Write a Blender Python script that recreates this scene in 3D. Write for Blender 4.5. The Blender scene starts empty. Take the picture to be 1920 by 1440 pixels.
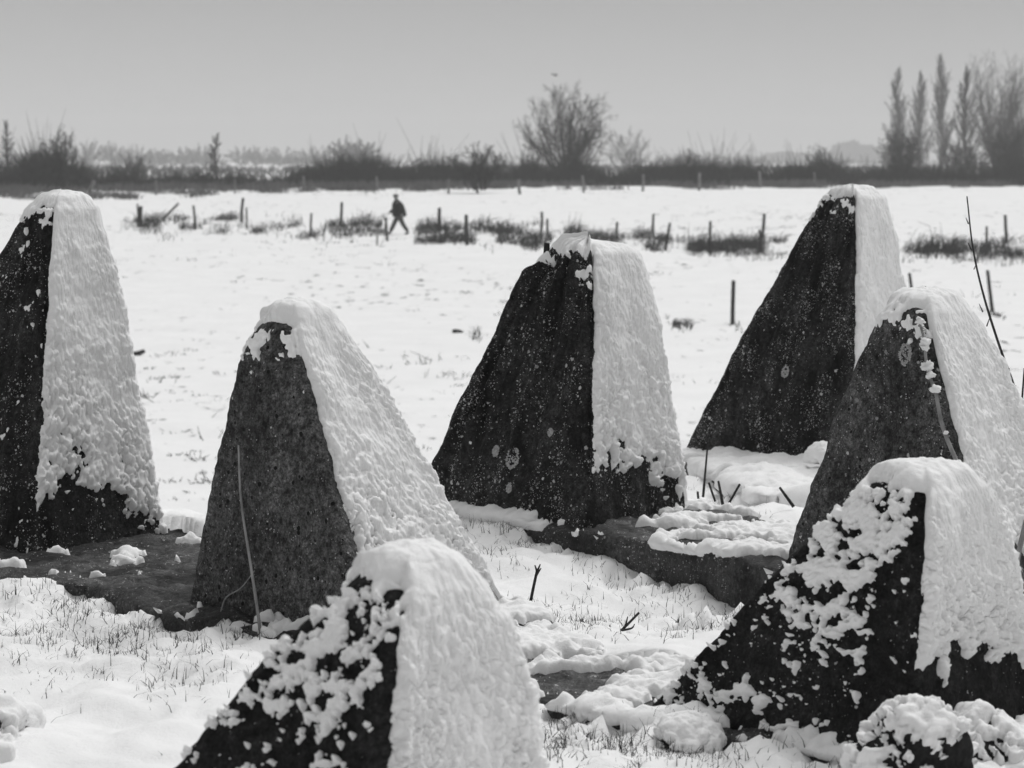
import bpy, math, random
import numpy as np
from mathutils import Vector

# ------------------------------------------------------------------ camera
FPX = 4516.0            # focal length in pixels of a 1920 px wide frame
HORIZON = 300.0         # row of the horizon in that frame
CAM_Z = 1.70
scene = bpy.context.scene
pitch = math.atan((720.0 - HORIZON) / FPX)
cam_data = bpy.data.cameras.new('camera')
cam = bpy.data.objects.new('camera', cam_data)
scene.collection.objects.link(cam)
cam.location = (0, 0, CAM_Z)
cam.rotation_euler = (math.radians(90) - pitch, 0, 0)
cam_data.sensor_width = 36.0
cam_data.lens = 36.0 * FPX / 1920.0
cam_data.clip_start = 0.05
cam_data.clip_end = 6000
cam_data.dof.use_dof = True
cam_data.dof.focus_distance = 9.6
cam_data.dof.aperture_fstop = 5.6
scene.camera = cam

# ------------------------------------------------------------------ world, sun, exposure
world = bpy.data.worlds.new('World')
scene.world = world
world.use_nodes = True
wn, wl = world.node_tree.nodes, world.node_tree.links
wn.clear()
w_out = wn.new('ShaderNodeOutputWorld')
w_bg = wn.new('ShaderNodeBackground')
w_tc = wn.new('ShaderNodeTexCoord')
w_sep = wn.new('ShaderNodeSeparateXYZ')
w_ramp = wn.new('ShaderNodeValToRGB')
wl.new(w_tc.outputs['Generated'], w_sep.inputs[0])
wl.new(w_sep.outputs['Z'], w_ramp.inputs[0])
cr = w_ramp.color_ramp
SKY_HOR, SKY_TOP = 0.345, 0.200
cr.elements[0].position = 0.0
cr.elements[0].color = (SKY_HOR,) * 3 + (1,)
cr.elements[1].position = 0.095
cr.elements[1].color = (SKY_TOP,) * 3 + (1,)
e = cr.elements.new(1.0)
e.color = (SKY_TOP * 1.05,) * 3 + (1,)
wl.new(w_ramp.outputs[0], w_bg.inputs['Color'])
w_bg.inputs['Strength'].default_value = 1.0
wl.new(w_bg.outputs[0], w_out.inputs['Surface'])

sun_data = bpy.data.lights.new('sun', 'SUN')
sun_data.energy = 1.5
sun_data.angle = math.radians(40)
sun = bpy.data.objects.new('sun', sun_data)
scene.collection.objects.link(sun)
sun.rotation_euler = Vector((-0.32, -0.42, -0.84)).to_track_quat('-Z', 'Y').to_euler()

scene.view_settings.view_transform = 'Standard'
scene.view_settings.look = 'None'
scene.view_settings.exposure = 0.68
scene.view_settings.gamma = 1.0
scene.render.engine = 'CYCLES'
scene.cycles.use_denoising = True
scene.cycles.use_adaptive_sampling = True
scene.cycles.adaptive_threshold = 0.02
scene.cycles.max_bounces = 5
scene.cycles.diffuse_bounces = 3
scene.cycles.glossy_bounces = 2
scene.cycles.volume_bounces = 1

COL = scene.collection
rnd = random.Random(11)
nrng = np.random.default_rng(5)


# ------------------------------------------------------------------ numeric helpers
_PERM = np.random.default_rng(1234).permutation(256).astype(np.int32)
_PERM = np.concatenate([_PERM, _PERM, _PERM])
_GR = np.array([[1, 1, 0], [-1, 1, 0], [1, -1, 0], [-1, -1, 0], [1, 0, 1], [-1, 0, 1], [1, 0, -1], [-1, 0, -1],
                [0, 1, 1], [0, -1, 1], [0, 1, -1], [0, -1, -1], [1, 1, 0], [-1, 1, 0], [0, -1, 1], [0, -1, -1]], np.float32)
_GX, _GY, _GZ = [np.ascontiguousarray(np.tile(_GR[:, i], 16)) for i in range(3)]


def perlin(x, y, z=0.0, seed=0):
    x, y, z = np.broadcast_arrays(np.asarray(x, np.float32), np.asarray(y, np.float32), np.asarray(z, np.float32))
    x0, y0, z0 = np.floor(x), np.floor(y), np.floor(z)
    fx, fy, fz = x - x0, y - y0, z - z0
    u, v, w = [f * f * f * (f * (f * 6 - 15) + 10) for f in (fx, fy, fz)]
    ix = (x0.astype(np.int32) + seed * 31) & 255
    iy = (y0.astype(np.int32) + seed * 57) & 255
    iz = (z0.astype(np.int32) + seed * 13) & 255
    out = 0.0
    for dx in (0, 1):
        hx = _PERM[ix + dx]
        gx, ux = fx - dx, (u if dx else 1 - u)
        for dy in (0, 1):
            hy = _PERM[hx + iy + dy]
            gy, uy = fy - dy, ux * (v if dy else 1 - v)
            for dz in (0, 1):
                h = _PERM[hy + iz + dz]
                out = out + (_GX[h] * gx + _GY[h] * gy + _GZ[h] * (fz - dz)) * uy * (w if dz else 1 - w)
    return out


_PL = [float(v) / 255.0 - 0.5 for v in _PERM[:256]]
_PI = [int(v) for v in _PERM]


def snoise(x, y, seed=0):
    """cheap smooth noise of two numbers, about -0.5 to 0.5"""
    ix, iy = math.floor(x), math.floor(y)
    fx, fy = x - ix, y - iy
    fx, fy = fx * fx * (3 - 2 * fx), fy * fy * (3 - 2 * fy)
    ix, iy = (ix + seed * 31) & 255, (iy + seed * 57) & 255
    a, b_ = _PI[ix], _PI[ix + 1]
    v00, v01, v10, v11 = _PL[(a + iy) & 255], _PL[(a + iy + 1) & 255], _PL[(b_ + iy) & 255], _PL[(b_ + iy + 1) & 255]
    return (v00 * (1 - fx) + v10 * fx) * (1 - fy) + (v01 * (1 - fx) + v11 * fx) * fy


def fbm(x, y, z=0.0, seed=0, octs=3, gain=0.5):
    s, a, f = 0.0, 1.0, 1.0
    for o in range(octs):
        s = s + a * perlin(np.asarray(x) * f, np.asarray(y) * f, np.asarray(z) * f, seed + o * 17)
        a *= gain
        f *= 2.03
    return s


def billow(x, y, z=0.0, seed=0, octs=3, gain=0.5):
    s, a, f, tot = 0.0, 1.0, 1.0, 0.0
    for o in range(octs):
        s = s + a * np.abs(perlin(np.asarray(x) * f, np.asarray(y) * f, np.asarray(z) * f, seed + o * 17))
        tot += a
        a *= gain
        f *= 2.03
    return s / tot


def sstep(a, b, x):
    t = np.clip((np.asarray(x, float) - a) / float(b - a), 0, 1)
    return t * t * (3 - 2 * t)


def ray(px, py):
    """direction of the line of sight through a pixel of the 1920 x 1440 frame"""
    x, z = (px - 960.0) / FPX, -(py - 720.0) / FPX
    c, s = math.cos(pitch), math.sin(pitch)
    return np.array([x, c + z * s, -s + z * c])


def at(px, py, Y):
    """the point at depth Y that is seen at a pixel"""
    d = ray(px, py)
    return np.array([0, 0, CAM_Z]) + d * (Y / d[1])


def on_plane(px, py, z):
    d = ray(px, py)
    return np.array([0, 0, CAM_Z]) + d * ((z - CAM_Z) / d[2])


def proj(P):
    P = np.asarray(P, float) - np.array([0, 0, CAM_Z])
    c, s = math.cos(pitch), math.sin(pitch)
    dep = P[..., 1] * c - P[..., 2] * s
    up = P[..., 1] * s + P[..., 2] * c
    return np.stack([960 + FPX * P[..., 0] / dep, 720 - FPX * up / dep], -1)


# ------------------------------------------------------------------ materials
def nodes_of(name):
    m = bpy.data.materials.new(name)
    m.use_nodes = True
    nt = m.node_tree
    return m, nt, nt.nodes['Principled BSDF']


def N(nt, typ, **kw):
    n = nt.nodes.new(typ)
    for k, v in kw.items():
        setattr(n, k, v)
    return n


def noise_node(nt, vec, scale, detail=3.0, rough=0.55):
    n = N(nt, 'ShaderNodeTexNoise')
    n.inputs['Scale'].default_value = scale
    n.inputs['Detail'].default_value = detail
    n.inputs['Roughness'].default_value = rough
    nt.links.new(vec, n.inputs['Vector'])
    return n.outputs['Fac']


def mapr(nt, val, a, b, c=0.0, d=1.0):
    n = N(nt, 'ShaderNodeMapRange')
    for i, x in zip((1, 2, 3, 4), (a, b, c, d)):
        n.inputs[i].default_value = x
    nt.links.new(val, n.inputs[0])
    return n.outputs[0]


def mth(nt, op, a, b=None):
    n = N(nt, 'ShaderNodeMath', operation=op)
    for i, x in enumerate((a, b)):
        if x is None:
            continue
        if isinstance(x, (int, float)):
            n.inputs[i].default_value = x
        else:
            nt.links.new(x, n.inputs[i])
    return n.outputs[0]


def lerp(nt, f, a, b):
    n = N(nt, 'ShaderNodeMix', data_type='FLOAT')
    for i, x in zip((0, 2, 3), (f, a, b)):
        if isinstance(x, (int, float)):
            n.inputs[i].default_value = x
        else:
            nt.links.new(x, n.inputs[i])
    return n.outputs[0]


def grey(nt, val):
    n = N(nt, 'ShaderNodeCombineColor')
    for i in range(3):
        nt.links.new(val, n.inputs[i])
    return n.outputs[0]


def obj_vec(nt, scale=None):
    tc = N(nt, 'ShaderNodeTexCoord')
    if scale is None:
        return tc.outputs['Object']
    mp = N(nt, 'ShaderNodeMapping')
    mp.inputs['Scale'].default_value = scale
    nt.links.new(tc.outputs['Object'], mp.inputs[0])
    return mp.outputs[0]


def bump(nt, bsdf, h, strength, dist):
    b = N(nt, 'ShaderNodeBump')
    b.inputs['Strength'].default_value = strength
    b.inputs['Distance'].default_value = dist
    nt.links.new(h, b.inputs['Height'])
    nt.links.new(b.outputs[0], bsdf.inputs['Normal'])


def mat_snow(name='snow', base=0.86, grain=260.0):
    m, nt, b = nodes_of(name)
    v = obj_vec(nt)
    n1 = noise_node(nt, v, 9.0, 4)
    n2 = noise_node(nt, v, grain, 2)
    nt.links.new(grey(nt, mapr(nt, n1, 0.25, 0.75, base - 0.03, base + 0.03)), b.inputs['Base Color'])
    b.inputs['Roughness'].default_value = 0.75
    b.inputs['Specular IOR Level'].default_value = 0.25
    n3 = noise_node(nt, v, 70.0, 4, 0.65)
    bump(nt, b, mth(nt, 'ADD', mth(nt, 'MULTIPLY', n2, 0.3), n3), 0.6, 0.006)
    return m


def mat_concrete(name, lo, hi, fleck=0.5, pits=0.0, streak=0.5, seedoff=0.0, fleck_col=0.42, big=True, wet=False):
    m, nt, b = nodes_of(name)
    tc = N(nt, 'ShaderNodeTexCoord')
    mp = N(nt, 'ShaderNodeMapping')
    mp.inputs['Location'].default_value = (seedoff, seedoff * 1.7, seedoff * 0.6)
    nt.links.new(tc.outputs['Object'], mp.inputs[0])
    v = mp.outputs[0]
    ms = N(nt, 'ShaderNodeMapping')
    ms.inputs['Scale'].default_value = (9, 9, 0.9)
    nt.links.new(v, ms.inputs[0])
    large = noise_node(nt, v, 3.2, 4)
    st = noise_node(nt, ms.outputs[0], 1.0, 3)
    fine = noise_node(nt, v, 130.0, 3, 0.7)
    mid = noise_node(nt, v, 26.0, 4, 0.65)
    tone = mth(nt, 'ADD', mth(nt, 'MULTIPLY', mapr(nt, large, 0.37, 0.63), 1 - streak), mth(nt, 'MULTIPLY', mapr(nt, st, 0.33, 0.68), streak))
    base = lerp(nt, tone, lo, hi)
    base = mth(nt, 'MULTIPLY', base, mapr(nt, mid, 0.32, 0.68, 0.3, 1.75))
    base = mth(nt, 'MULTIPLY', base, mapr(nt, noise_node(nt, v, 62.0, 2, 0.6), 0.32, 0.68, 0.5, 1.5))
    base = mth(nt, 'MULTIPLY', base, mapr(nt, fine, 0.3, 0.72, 0.25, 1.9))
    h = mth(nt, 'ADD', mth(nt, 'MULTIPLY', fine, 0.5), mid)
    # pale lichen flecks, clustered
    for sc, thr, cl in ((30.0, 0.22, 0.55), (62.0, 0.24, 0.50), (125.0, 0.28, 0.45)):
        if sc < 50 and not big:
            continue
        vo = N(nt, 'ShaderNodeTexVoronoi')
        vo.inputs['Scale'].default_value = sc
        wob = N(nt, 'ShaderNodeVectorMath', operation='MULTIPLY_ADD')
        nz = N(nt, 'ShaderNodeTexNoise')
        nz.inputs['Scale'].default_value = sc * 2.2
        nt.links.new(v, nz.inputs['Vector'])
        nt.links.new(nz.outputs['Color'], wob.inputs[0])
        wob.inputs[1].default_value = (0.5 / sc,) * 3
        nt.links.new(v, wob.inputs[2])
        nt.links.new(wob.outputs[0], vo.inputs['Vector'])
        sepc = N(nt, 'ShaderNodeSeparateColor')
        nt.links.new(vo.outputs['Color'], sepc.inputs[0])
        clus = noise_node(nt, v, 5.0, 3)
        clus2 = noise_node(nt, ms.outputs[0], 1.3, 2)
        dens = mapr(nt, mth(nt, 'MULTIPLY', mth(nt, 'ADD', clus, clus2), 0.5), 0.46, 0.64, 0.02 * fleck, 0.75 * fleck)
        keep = mth(nt, 'LESS_THAN', sepc.outputs[0], dens)
        size = mth(nt, 'MULTIPLY', mapr(nt, sepc.outputs[1], 0, 1, 0.5, 1.3), thr)
        dot = mth(nt, 'MULTIPLY', mth(nt, 'LESS_THAN', vo.outputs['Distance'], size), keep)
        tint = mth(nt, 'MULTIPLY', mapr(nt, sepc.outputs[2], 0, 1, 0.12, 1.25), fleck_col)
        base = lerp(nt, dot, base, tint)
        h = mth(nt, 'ADD', h, mth(nt, 'MULTIPLY', dot, 0.5))
    if pits > 0:
        vo = N(nt, 'ShaderNodeTexVoronoi')
        vo.inputs['Scale'].default_value = 30.0
        nt.links.new(v, vo.inputs['Vector'])
        sepc = N(nt, 'ShaderNodeSeparateColor')
        nt.links.new(vo.outputs['Color'], sepc.inputs[0])
        size = mth(nt, 'MULTIPLY', mapr(nt, sepc.outputs[1], 0, 1, 0.1, 0.3), 1.0)
        dot = mth(nt, 'MULTIPLY', mth(nt, 'LESS_THAN', vo.outputs['Distance'], size), mth(nt, 'LESS_THAN', sepc.outputs[0], pits))
        base = lerp(nt, dot, base, 0.006)
        h = mth(nt, 'SUBTRACT', h, dot)
    nt.links.new(grey(nt, base), b.inputs['Base Color'])
    b.inputs['Roughness'].default_value = 0.9
    b.inputs['Specular IOR Level'].default_value = 0.15
    if wet:
        nt.links.new(mapr(nt, noise_node(nt, v, 5.0, 4), 0.42, 0.60, 0.9, 0.38), b.inputs['Roughness'])
        b.inputs['Specular IOR Level'].default_value = 0.35
    bump(nt, b, h, 0.8, 0.012)
    return m


def mat_plain(name, lo, hi, scale=20.0, rough=0.9, stretch=None):
    m, nt, b = nodes_of(name)
    v = obj_vec(nt, stretch)
    n = noise_node(nt, v, scale, 3)
    nt.links.new(grey(nt, mapr(nt, n, 0.3, 0.7, lo, hi)), b.inputs['Base Color'])
    b.inputs['Roughness'].default_value = rough
    b.inputs['Specular IOR Level'].default_value = 0.15
    return m


M_SNOW = mat_snow()
M_GRASS = mat_plain('dry_grass', 0.012, 0.07, 6.0)
M_ROUGH = mat_plain('rough_grass', 0.02, 0.10, 2.5)
M_SOIL = mat_plain('dark_turf', 0.008, 0.035, 45.0)
M_MOSS = mat_plain('dark_moss', 0.006, 0.03, 60.0)
M_STALK = mat_plain('pale_stalk', 0.16, 0.34, 40.0, stretch=(1, 1, 0.2))
M_TWIG = mat_plain('dark_twig', 0.015, 0.05, 40.0)
M_BARK = mat_plain('bark', 0.02, 0.05, 2.0)
M_BARK_PALE = mat_plain('bark_pale', 0.03, 0.06, 2.0)
M_POST = mat_plain('dark_post_wood', 0.015, 0.06, 5.0, stretch=(4, 4, 0.5))
M_POST_PALE = mat_plain('weathered_post_wood', 0.10, 0.30, 4.0, stretch=(4, 4, 0.5))
M_LICHEN = mat_plain('lichen', 0.20, 0.62, 160.0)
M_METAL = mat_plain('rusty_iron', 0.01, 0.03, 60.0)

# the open field: snow with thin places where the grass shows through
M_FIELD, nt, b = nodes_of('field_snow')
tc = N(nt, 'ShaderNodeTexCoord')
v = tc.outputs['Object']
mp = N(nt, 'ShaderNodeMapping')
mp.inputs['Scale'].default_value = (1.0, 0.45, 1.0)
nt.links.new(v, mp.inputs[0])
patch = noise_node(nt, mp.outputs[0], 2.3, 5, 0.62)
region = noise_node(nt, v, 0.09, 2)
thin = mapr(nt, mth(nt, 'ADD', patch, mth(nt, 'MULTIPLY', region, 0.30)), 0.785, 0.86)
col = lerp(nt, thin, mapr(nt, noise_node(nt, v, 0.8, 4), 0.3, 0.7, 0.83, 0.89), 0.16)
nt.links.new(grey(nt, col), b.inputs['Base Color'])
b.inputs['Roughness'].default_value = 0.8
b.inputs['Specular IOR Level'].default_value = 0.2
bump(nt, b, noise_node(nt, v, 3.0, 5), 0.5, 0.08)


# ------------------------------------------------------------------ mesh helpers
def link(name, verts, faces, mat, parent=None, smooth=True, origin=None):
    me = bpy.data.meshes.new(name)
    verts = np.asarray(verts, float)
    org = np.zeros(3) if origin is None else np.asarray(origin, float)
    faces = np.asarray(faces)
    if faces.ndim == 2:
        k = faces.shape[1]
        me.vertices.add(len(verts))
        me.vertices.foreach_set('co', (verts - org).ravel())
        me.loops.add(faces.size)
        me.loops.foreach_set('vertex_index', faces.ravel().astype(np.int32))
        me.polygons.add(len(faces))
        me.polygons.foreach_set('loop_start', np.arange(0, faces.size, k, dtype=np.int32))
        me.update(calc_edges=True)
        me.validate()
    if smooth:
        me.polygons.foreach_set('use_smooth', np.ones(len(me.polygons), bool))
    me.materials.append(mat)
    o = bpy.data.objects.new(name, me)
    COL.objects.link(o)
    if parent is not None:
        o.parent = parent
    elif origin is not None:
        o.location = tuple(org)
    return o


def tag(o, label=None, cat=None, group=None, kind=None):
    for k, val in (('label', label), ('category', cat), ('group', group), ('kind', kind)):
        if val:
            o[k] = val
    return o


def thing(name, loc, label, cat, group=None):
    o = bpy.data.objects.new(name, None)
    o.empty_display_size = 0.2
    COL.objects.link(o)
    o.location = tuple(float(c) for c in loc)
    return tag(o, label, cat, group)


def grid_faces(nr, nc, wrap=False):
    r = np.arange(nr - 1)[:, None]
    c = np.arange(nc if wrap else nc - 1)[None, :]
    c2 = (c + 1) % nc
    return np.stack([r * nc + c, r * nc + c2, (r + 1) * nc + c2, (r + 1) * nc + c], -1).reshape(-1, 4)


def cull(verts, faces, keep_vert):
    """keep the faces that have at least one kept corner, and drop unused points"""
    f = faces[keep_vert[faces].any(axis=1)]
    used = np.unique(f)
    mp_ = np.full(len(verts), -1)
    mp_[used] = np.arange(len(used))
    return verts[used], mp_[f]


def grid_normals(P, wrap=False):
    du = (np.roll(P, -1, 1) - np.roll(P, 1, 1)) if wrap else np.gradient(P, axis=1)
    dv = np.gradient(P, axis=0)
    n = np.cross(du, dv)
    ln = np.linalg.norm(n, axis=-1, keepdims=True)
    return n / np.maximum(ln, 1e-12)


def tubes(segs, sides=3):
    """segs: array n x 8 (p0, p1, r0, r1) -> verts, faces of tapered prisms"""
    S = np.asarray(segs, float)
    p0, p1, r0, r1 = S[:, 0:3], S[:, 3:6], S[:, 6], S[:, 7]
    d = p1 - p0
    d /= np.maximum(np.linalg.norm(d, axis=1, keepdims=True), 1e-9)
    ref = np.where(np.abs(d[:, 2:3]) > 0.9, np.array([[1.0, 0, 0]]), np.array([[0, 0, 1.0]]))
    u = np.cross(d, ref)
    u /= np.linalg.norm(u, axis=1, keepdims=True)
    w = np.cross(d, u)
    V = []
    for p, r in ((p0, r0), (p1, r1)):
        for k in range(sides):
            a = 2 * math.pi * k / sides
            V.append(p + (u * math.cos(a) + w * math.sin(a)) * r[:, None])
    V = np.stack(V, 1)
    n = len(S)
    base = np.arange(n)[:, None] * (2 * sides)
    F = []
    for k in range(sides):
        k2 = (k + 1) % sides
        F.append(np.concatenate([base + k, base + k2, base + sides + k2, base + sides + k], 1))
    return V.reshape(-1, 3), np.stack(F, 1).reshape(-1, 4)


def path_segs(pts, r0, r1):
    pts = [np.asarray(p, float) for p in pts]
    n = len(pts) - 1
    rs = [r0 + (r1 - r0) * i / n for i in range(n + 1)]
    return [np.concatenate([pts[i], pts[i + 1], [rs[i], rs[i + 1]]]) for i in range(n)]


def smooth_path(pts, n=6):
    """Catmull-Rom through the points"""
    P = [np.asarray(p, float) for p in pts]
    P = [2 * P[0] - P[1]] + P + [2 * P[-1] - P[-2]]
    out = []
    for i in range(1, len(P) - 2):
        for k in range(n):
            t = k / n
            out.append(0.5 * ((2 * P[i]) + (-P[i - 1] + P[i + 1]) * t + (2 * P[i - 1] - 5 * P[i] + 4 * P[i + 1] - P[i + 2]) * t * t
                              + (-P[i - 1] + 3 * P[i] - 3 * P[i + 1] + P[i + 2]) * t ** 3))
    out.append(P[-2])
    return out


def puff(x, w, T, under=-0.02):
    """rounded-edge snow thickness: 0 at x = 0, T at x = w, under the surface below 0"""
    return np.where(x > 0, T * np.sqrt(np.clip(x / w, 0, 1)), np.maximum(x * 2.0, under))


# ------------------------------------------------------------------ terrain
BACK_X = [-6, -3, -1.5, 0, 1.0, 2.3, 4, 7]
BACK_Y = [10.9, 11.3, 11.6, 12.3, 13.6, 15.6, 17.2, 19.0]


BEAM_A = ([(-3.6, 10.95), (-2.2, 9.62), (-1.72, 9.62), (-1.42, 9.20), (-0.75, 8.40), (-0.10, 7.72), (0.30, 7.28), (0.52, 7.22), (1.0, 6.75), (1.3, 6.35)],
          [(-2.5, 11.9), (-1.75, 11.25), (-1.45, 11.15), (-0.75, 10.10), (0.0, 9.40), (0.30, 8.25), (0.85, 7.98), (1.2, 7.95), (1.7, 7.45), (2.0, 7.0)])
BEAM_B = ([(-0.72, 12.05), (-0.45, 11.82), (0.36, 11.02), (0.75, 10.62), (1.12, 10.02), (1.8, 8.9), (2.1, 8.5)],
          [(0.0, 12.75), (0.30, 12.55), (0.95, 11.95), (1.32, 11.2), (1.80, 10.8), (2.5, 9.9), (2.8, 9.4)])


def in_poly(x, y, poly):
    inside_ = np.zeros(np.shape(x), bool)
    n = len(poly)
    for i in range(n):
        (x1_, y1_), (x2_, y2_) = poly[i], poly[(i + 1) % n]
        c = (y1_ > y) != (y2_ > y)
        inside_ ^= c & (x < (x2_ - x1_) * (y - y1_) / (y2_ - y1_ + 1e-12) + x1_)
    return inside_


def field_z(x, y):
    z = np.interp(y, [0, 58, 75, 155, 175, 300, 1600], [-3.05, -3.0, -2.6, -0.25, -0.2, -1.0, -1.0])
    return z + 0.10 * fbm(np.asarray(x) * 0.05, np.asarray(y) * 0.05, 0.3, 71, 2)


def terrain(x, y):
    """the ground under the snow: a low bank that carries the teeth, then the field below it"""
    x = np.asarray(x, float)
    y = np.asarray(y, float)
    s = y - np.interp(x, BACK_X, BACK_Y)
    left = np.interp(x, [-3.0, -0.9, 0.2, 1.2], [-0.06, -0.10, -0.17, -0.17])
    left = left + sstep(9.3, 7.9, y) * (-0.07 - left)
    front = np.interp(y, [4.5, 6.5, 9.5], [-0.02, -0.02, 0.0])
    front = front - 0.14 * np.exp(-((x - 0.80) / 0.65) ** 2 - ((y - 10.25) / 0.55) ** 2)
    bank = left + front + 0.05 * fbm(x * 0.9, y * 0.9, 0.0, 31, 2) - 0.24 * np.maximum(s, 0) + 0.02 * np.exp(-(s * 2) ** 2)
    side = np.maximum(np.abs(x - 0.5) - 6.0, 0) * 0.22
    bank = bank - side
    f = field_z(x, y)
    d = bank - f
    return f + np.where(d > 0, d, 0) * sstep(0.0, 0.3, d) if np.ndim(d) else f + max(float(d), 0)


def ground_hit(px, py, y0=20.0, y1=900.0):
    d = ray(px, py)
    for _ in range(2):
        ys = np.geomspace(y0, y1, 160)
        zs = CAM_Z + d[2] / d[1] * ys
        xs = d[0] / d[1] * ys
        below = zs - terrain(xs, ys) < 0
        i = int(np.argmax(below)) if below.any() else len(ys) - 1
        y0, y1 = ys[max(i - 1, 0)], ys[i] + 1e-3
    return np.array([xs[i], ys[i], float(terrain(xs[i:i + 1], ys[i:i + 1])[0])])


def rough_mask(x, y):
    """where the snow on the bank is thin and grass comes through"""
    m = np.zeros_like(x)
    for (px, py, rx, ry, w) in ((330, 1180, 1.0, 0.9, 1.0), (480, 1190, 0.35, 0.4, 1.3), (130, 1110, 0.9, 0.25, 0.6), (280, 1290, 0.7, 0.5, 0.5),
                                (1330, 1130, 0.9, 0.45, 1.0), (1250, 1180, 0.5, 0.5, 0.6), (1150, 1420, 0.8, 0.45, 0.9), (1420, 1420, 0.9, 0.4, 1.2),
                                (1040, 1010, 0.35, 0.35, 0.9), (1400, 850, 0.9, 0.5, 0.8), (1420, 930, 0.6, 0.4, 1.0), (1260, 1060, 0.5, 0.25, 0.8)):
        c = on_plane(px, py, -0.1)
        m = np.maximum(m, w * np.exp(-((x - c[0]) / rx) ** 2 - ((y - c[1]) / ry) ** 2))
    return m


xs = np.arange(-4.2, 4.6, 0.025)
ys = np.concatenate([np.arange(4.2, 10.5, 0.025), np.arange(10.5, 21.0, 0.045)])
GX, GY = np.meshgrid(xs, ys)
T0 = terrain(GX, GY)
edge = sstep(0.0, 0.5, np.minimum(np.minimum(GX - xs[0], xs[-1] - GX), np.minimum(GY - ys[0], ys[-1] - GY)))
rm = rough_mask(GX, GY)
thick = 0.066 + 0.060 * fbm(GX * 1.7, GY * 1.3, 0.5, 3, 2) + 0.020 * fbm(GX * 6, GY * 5, 0.2, 9, 3)
lump = billow(GX * 13, GY * 10, 0.1, 13, 3)
thick += np.clip(rm, 0, 1.2) * (0.125 * lump - 0.055 + 0.06 * fbm(GX * 4, GY * 3.4, 0.7, 23, 3))
holes = fbm(GX * 5.0, GY * 4.2, 0.9, 41, 3) + 0.75 * np.clip(rm, 0, 1) - 0.25
thick -= 0.20 * np.clip(holes - 0.55, 0, 0.5)
thick += 0.09 * (billow(GX * 2.3, GY * 1.7, 0.35, 83, 2) - 0.2) + 0.012 * billow(GX * 11, GY * 8, 0.6, 63, 2) + 0.012 * fbm(GX * 3.2, GY * 2.4, 0.8, 67, 2)
thick = np.maximum(thick, 0.03 - 0.06 * sstep(0.80, 1.2, rm + 0.25 * fbm(GX * 3, GY * 3, 0.2, 91, 2)))
under = in_poly(GX, GY, BEAM_A[0] + BEAM_A[1][::-1]) | in_poly(GX, GY, BEAM_B[0] + BEAM_B[1][::-1])
for sh_ in (1, 2, 3):
    for ax_ in (0, 1):
        under = under & np.roll(under, 1, ax_) & np.roll(under, -1, ax_)
Z = T0 + thick - (1 - edge) * 0.5 - np.where(under, 0.16, 0.0)
BANK_Z = Z
link('snow_on_bank', np.stack([GX, GY, Z], -1).reshape(-1, 3), grid_faces(*GX.shape), M_SNOW)
tag(bpy.data.objects['snow_on_bank'], kind='structure')


def bank_z(x, y):
    i = int(np.clip(np.searchsorted(xs, x), 0, len(xs) - 1))
    j = int(np.clip(np.searchsorted(ys, y), 0, len(ys) - 1))
    return float(BANK_Z[j, i])


xs2 = np.arange(-4.6, 5.0, 0.11)
ys2 = np.arange(3.8, 21.4, 0.11)
SX, SY = np.meshgrid(xs2, ys2)
sedge = sstep(0.0, 0.6, np.minimum(np.minimum(SX - xs2[0], xs2[-1] - SX), np.minimum(SY - ys2[0], ys2[-1] - SY)))
link('soil', np.stack([SX, SY, terrain(SX, SY) - (1 - sedge) * 0.6], -1).reshape(-1, 3), grid_faces(*SX.shape), M_SOIL)
tag(bpy.data.objects['soil'], kind='structure')

fx = np.concatenate([-np.geomspace(1900, 60, 30), np.linspace(-55, 55, 140), np.geomspace(60, 1900, 30)])
fy = np.concatenate([np.linspace(-60, 15, 30), np.linspace(15.5, 80, 120), np.geomspace(80.6, 2600, 110)])
FX, FY = np.meshgrid(fx, fy)
FZ = terrain(FX, FY)
inside = (FX > -4.0) & (FX < 4.4) & (FY > 4.4) & (FY < 20.8)
FZ = FZ + 0.05 * fbm(FX * 0.35, FY * 0.35, 0.4, 55, 3) * sstep(22, 30, FY) - np.where(inside, 0.25, 0.0)
link('snow_field', np.stack([FX, FY, FZ], -1).reshape(-1, 3), grid_faces(*FX.shape), M_FIELD)
tag(bpy.data.objects['snow_field'], kind='structure')


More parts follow.
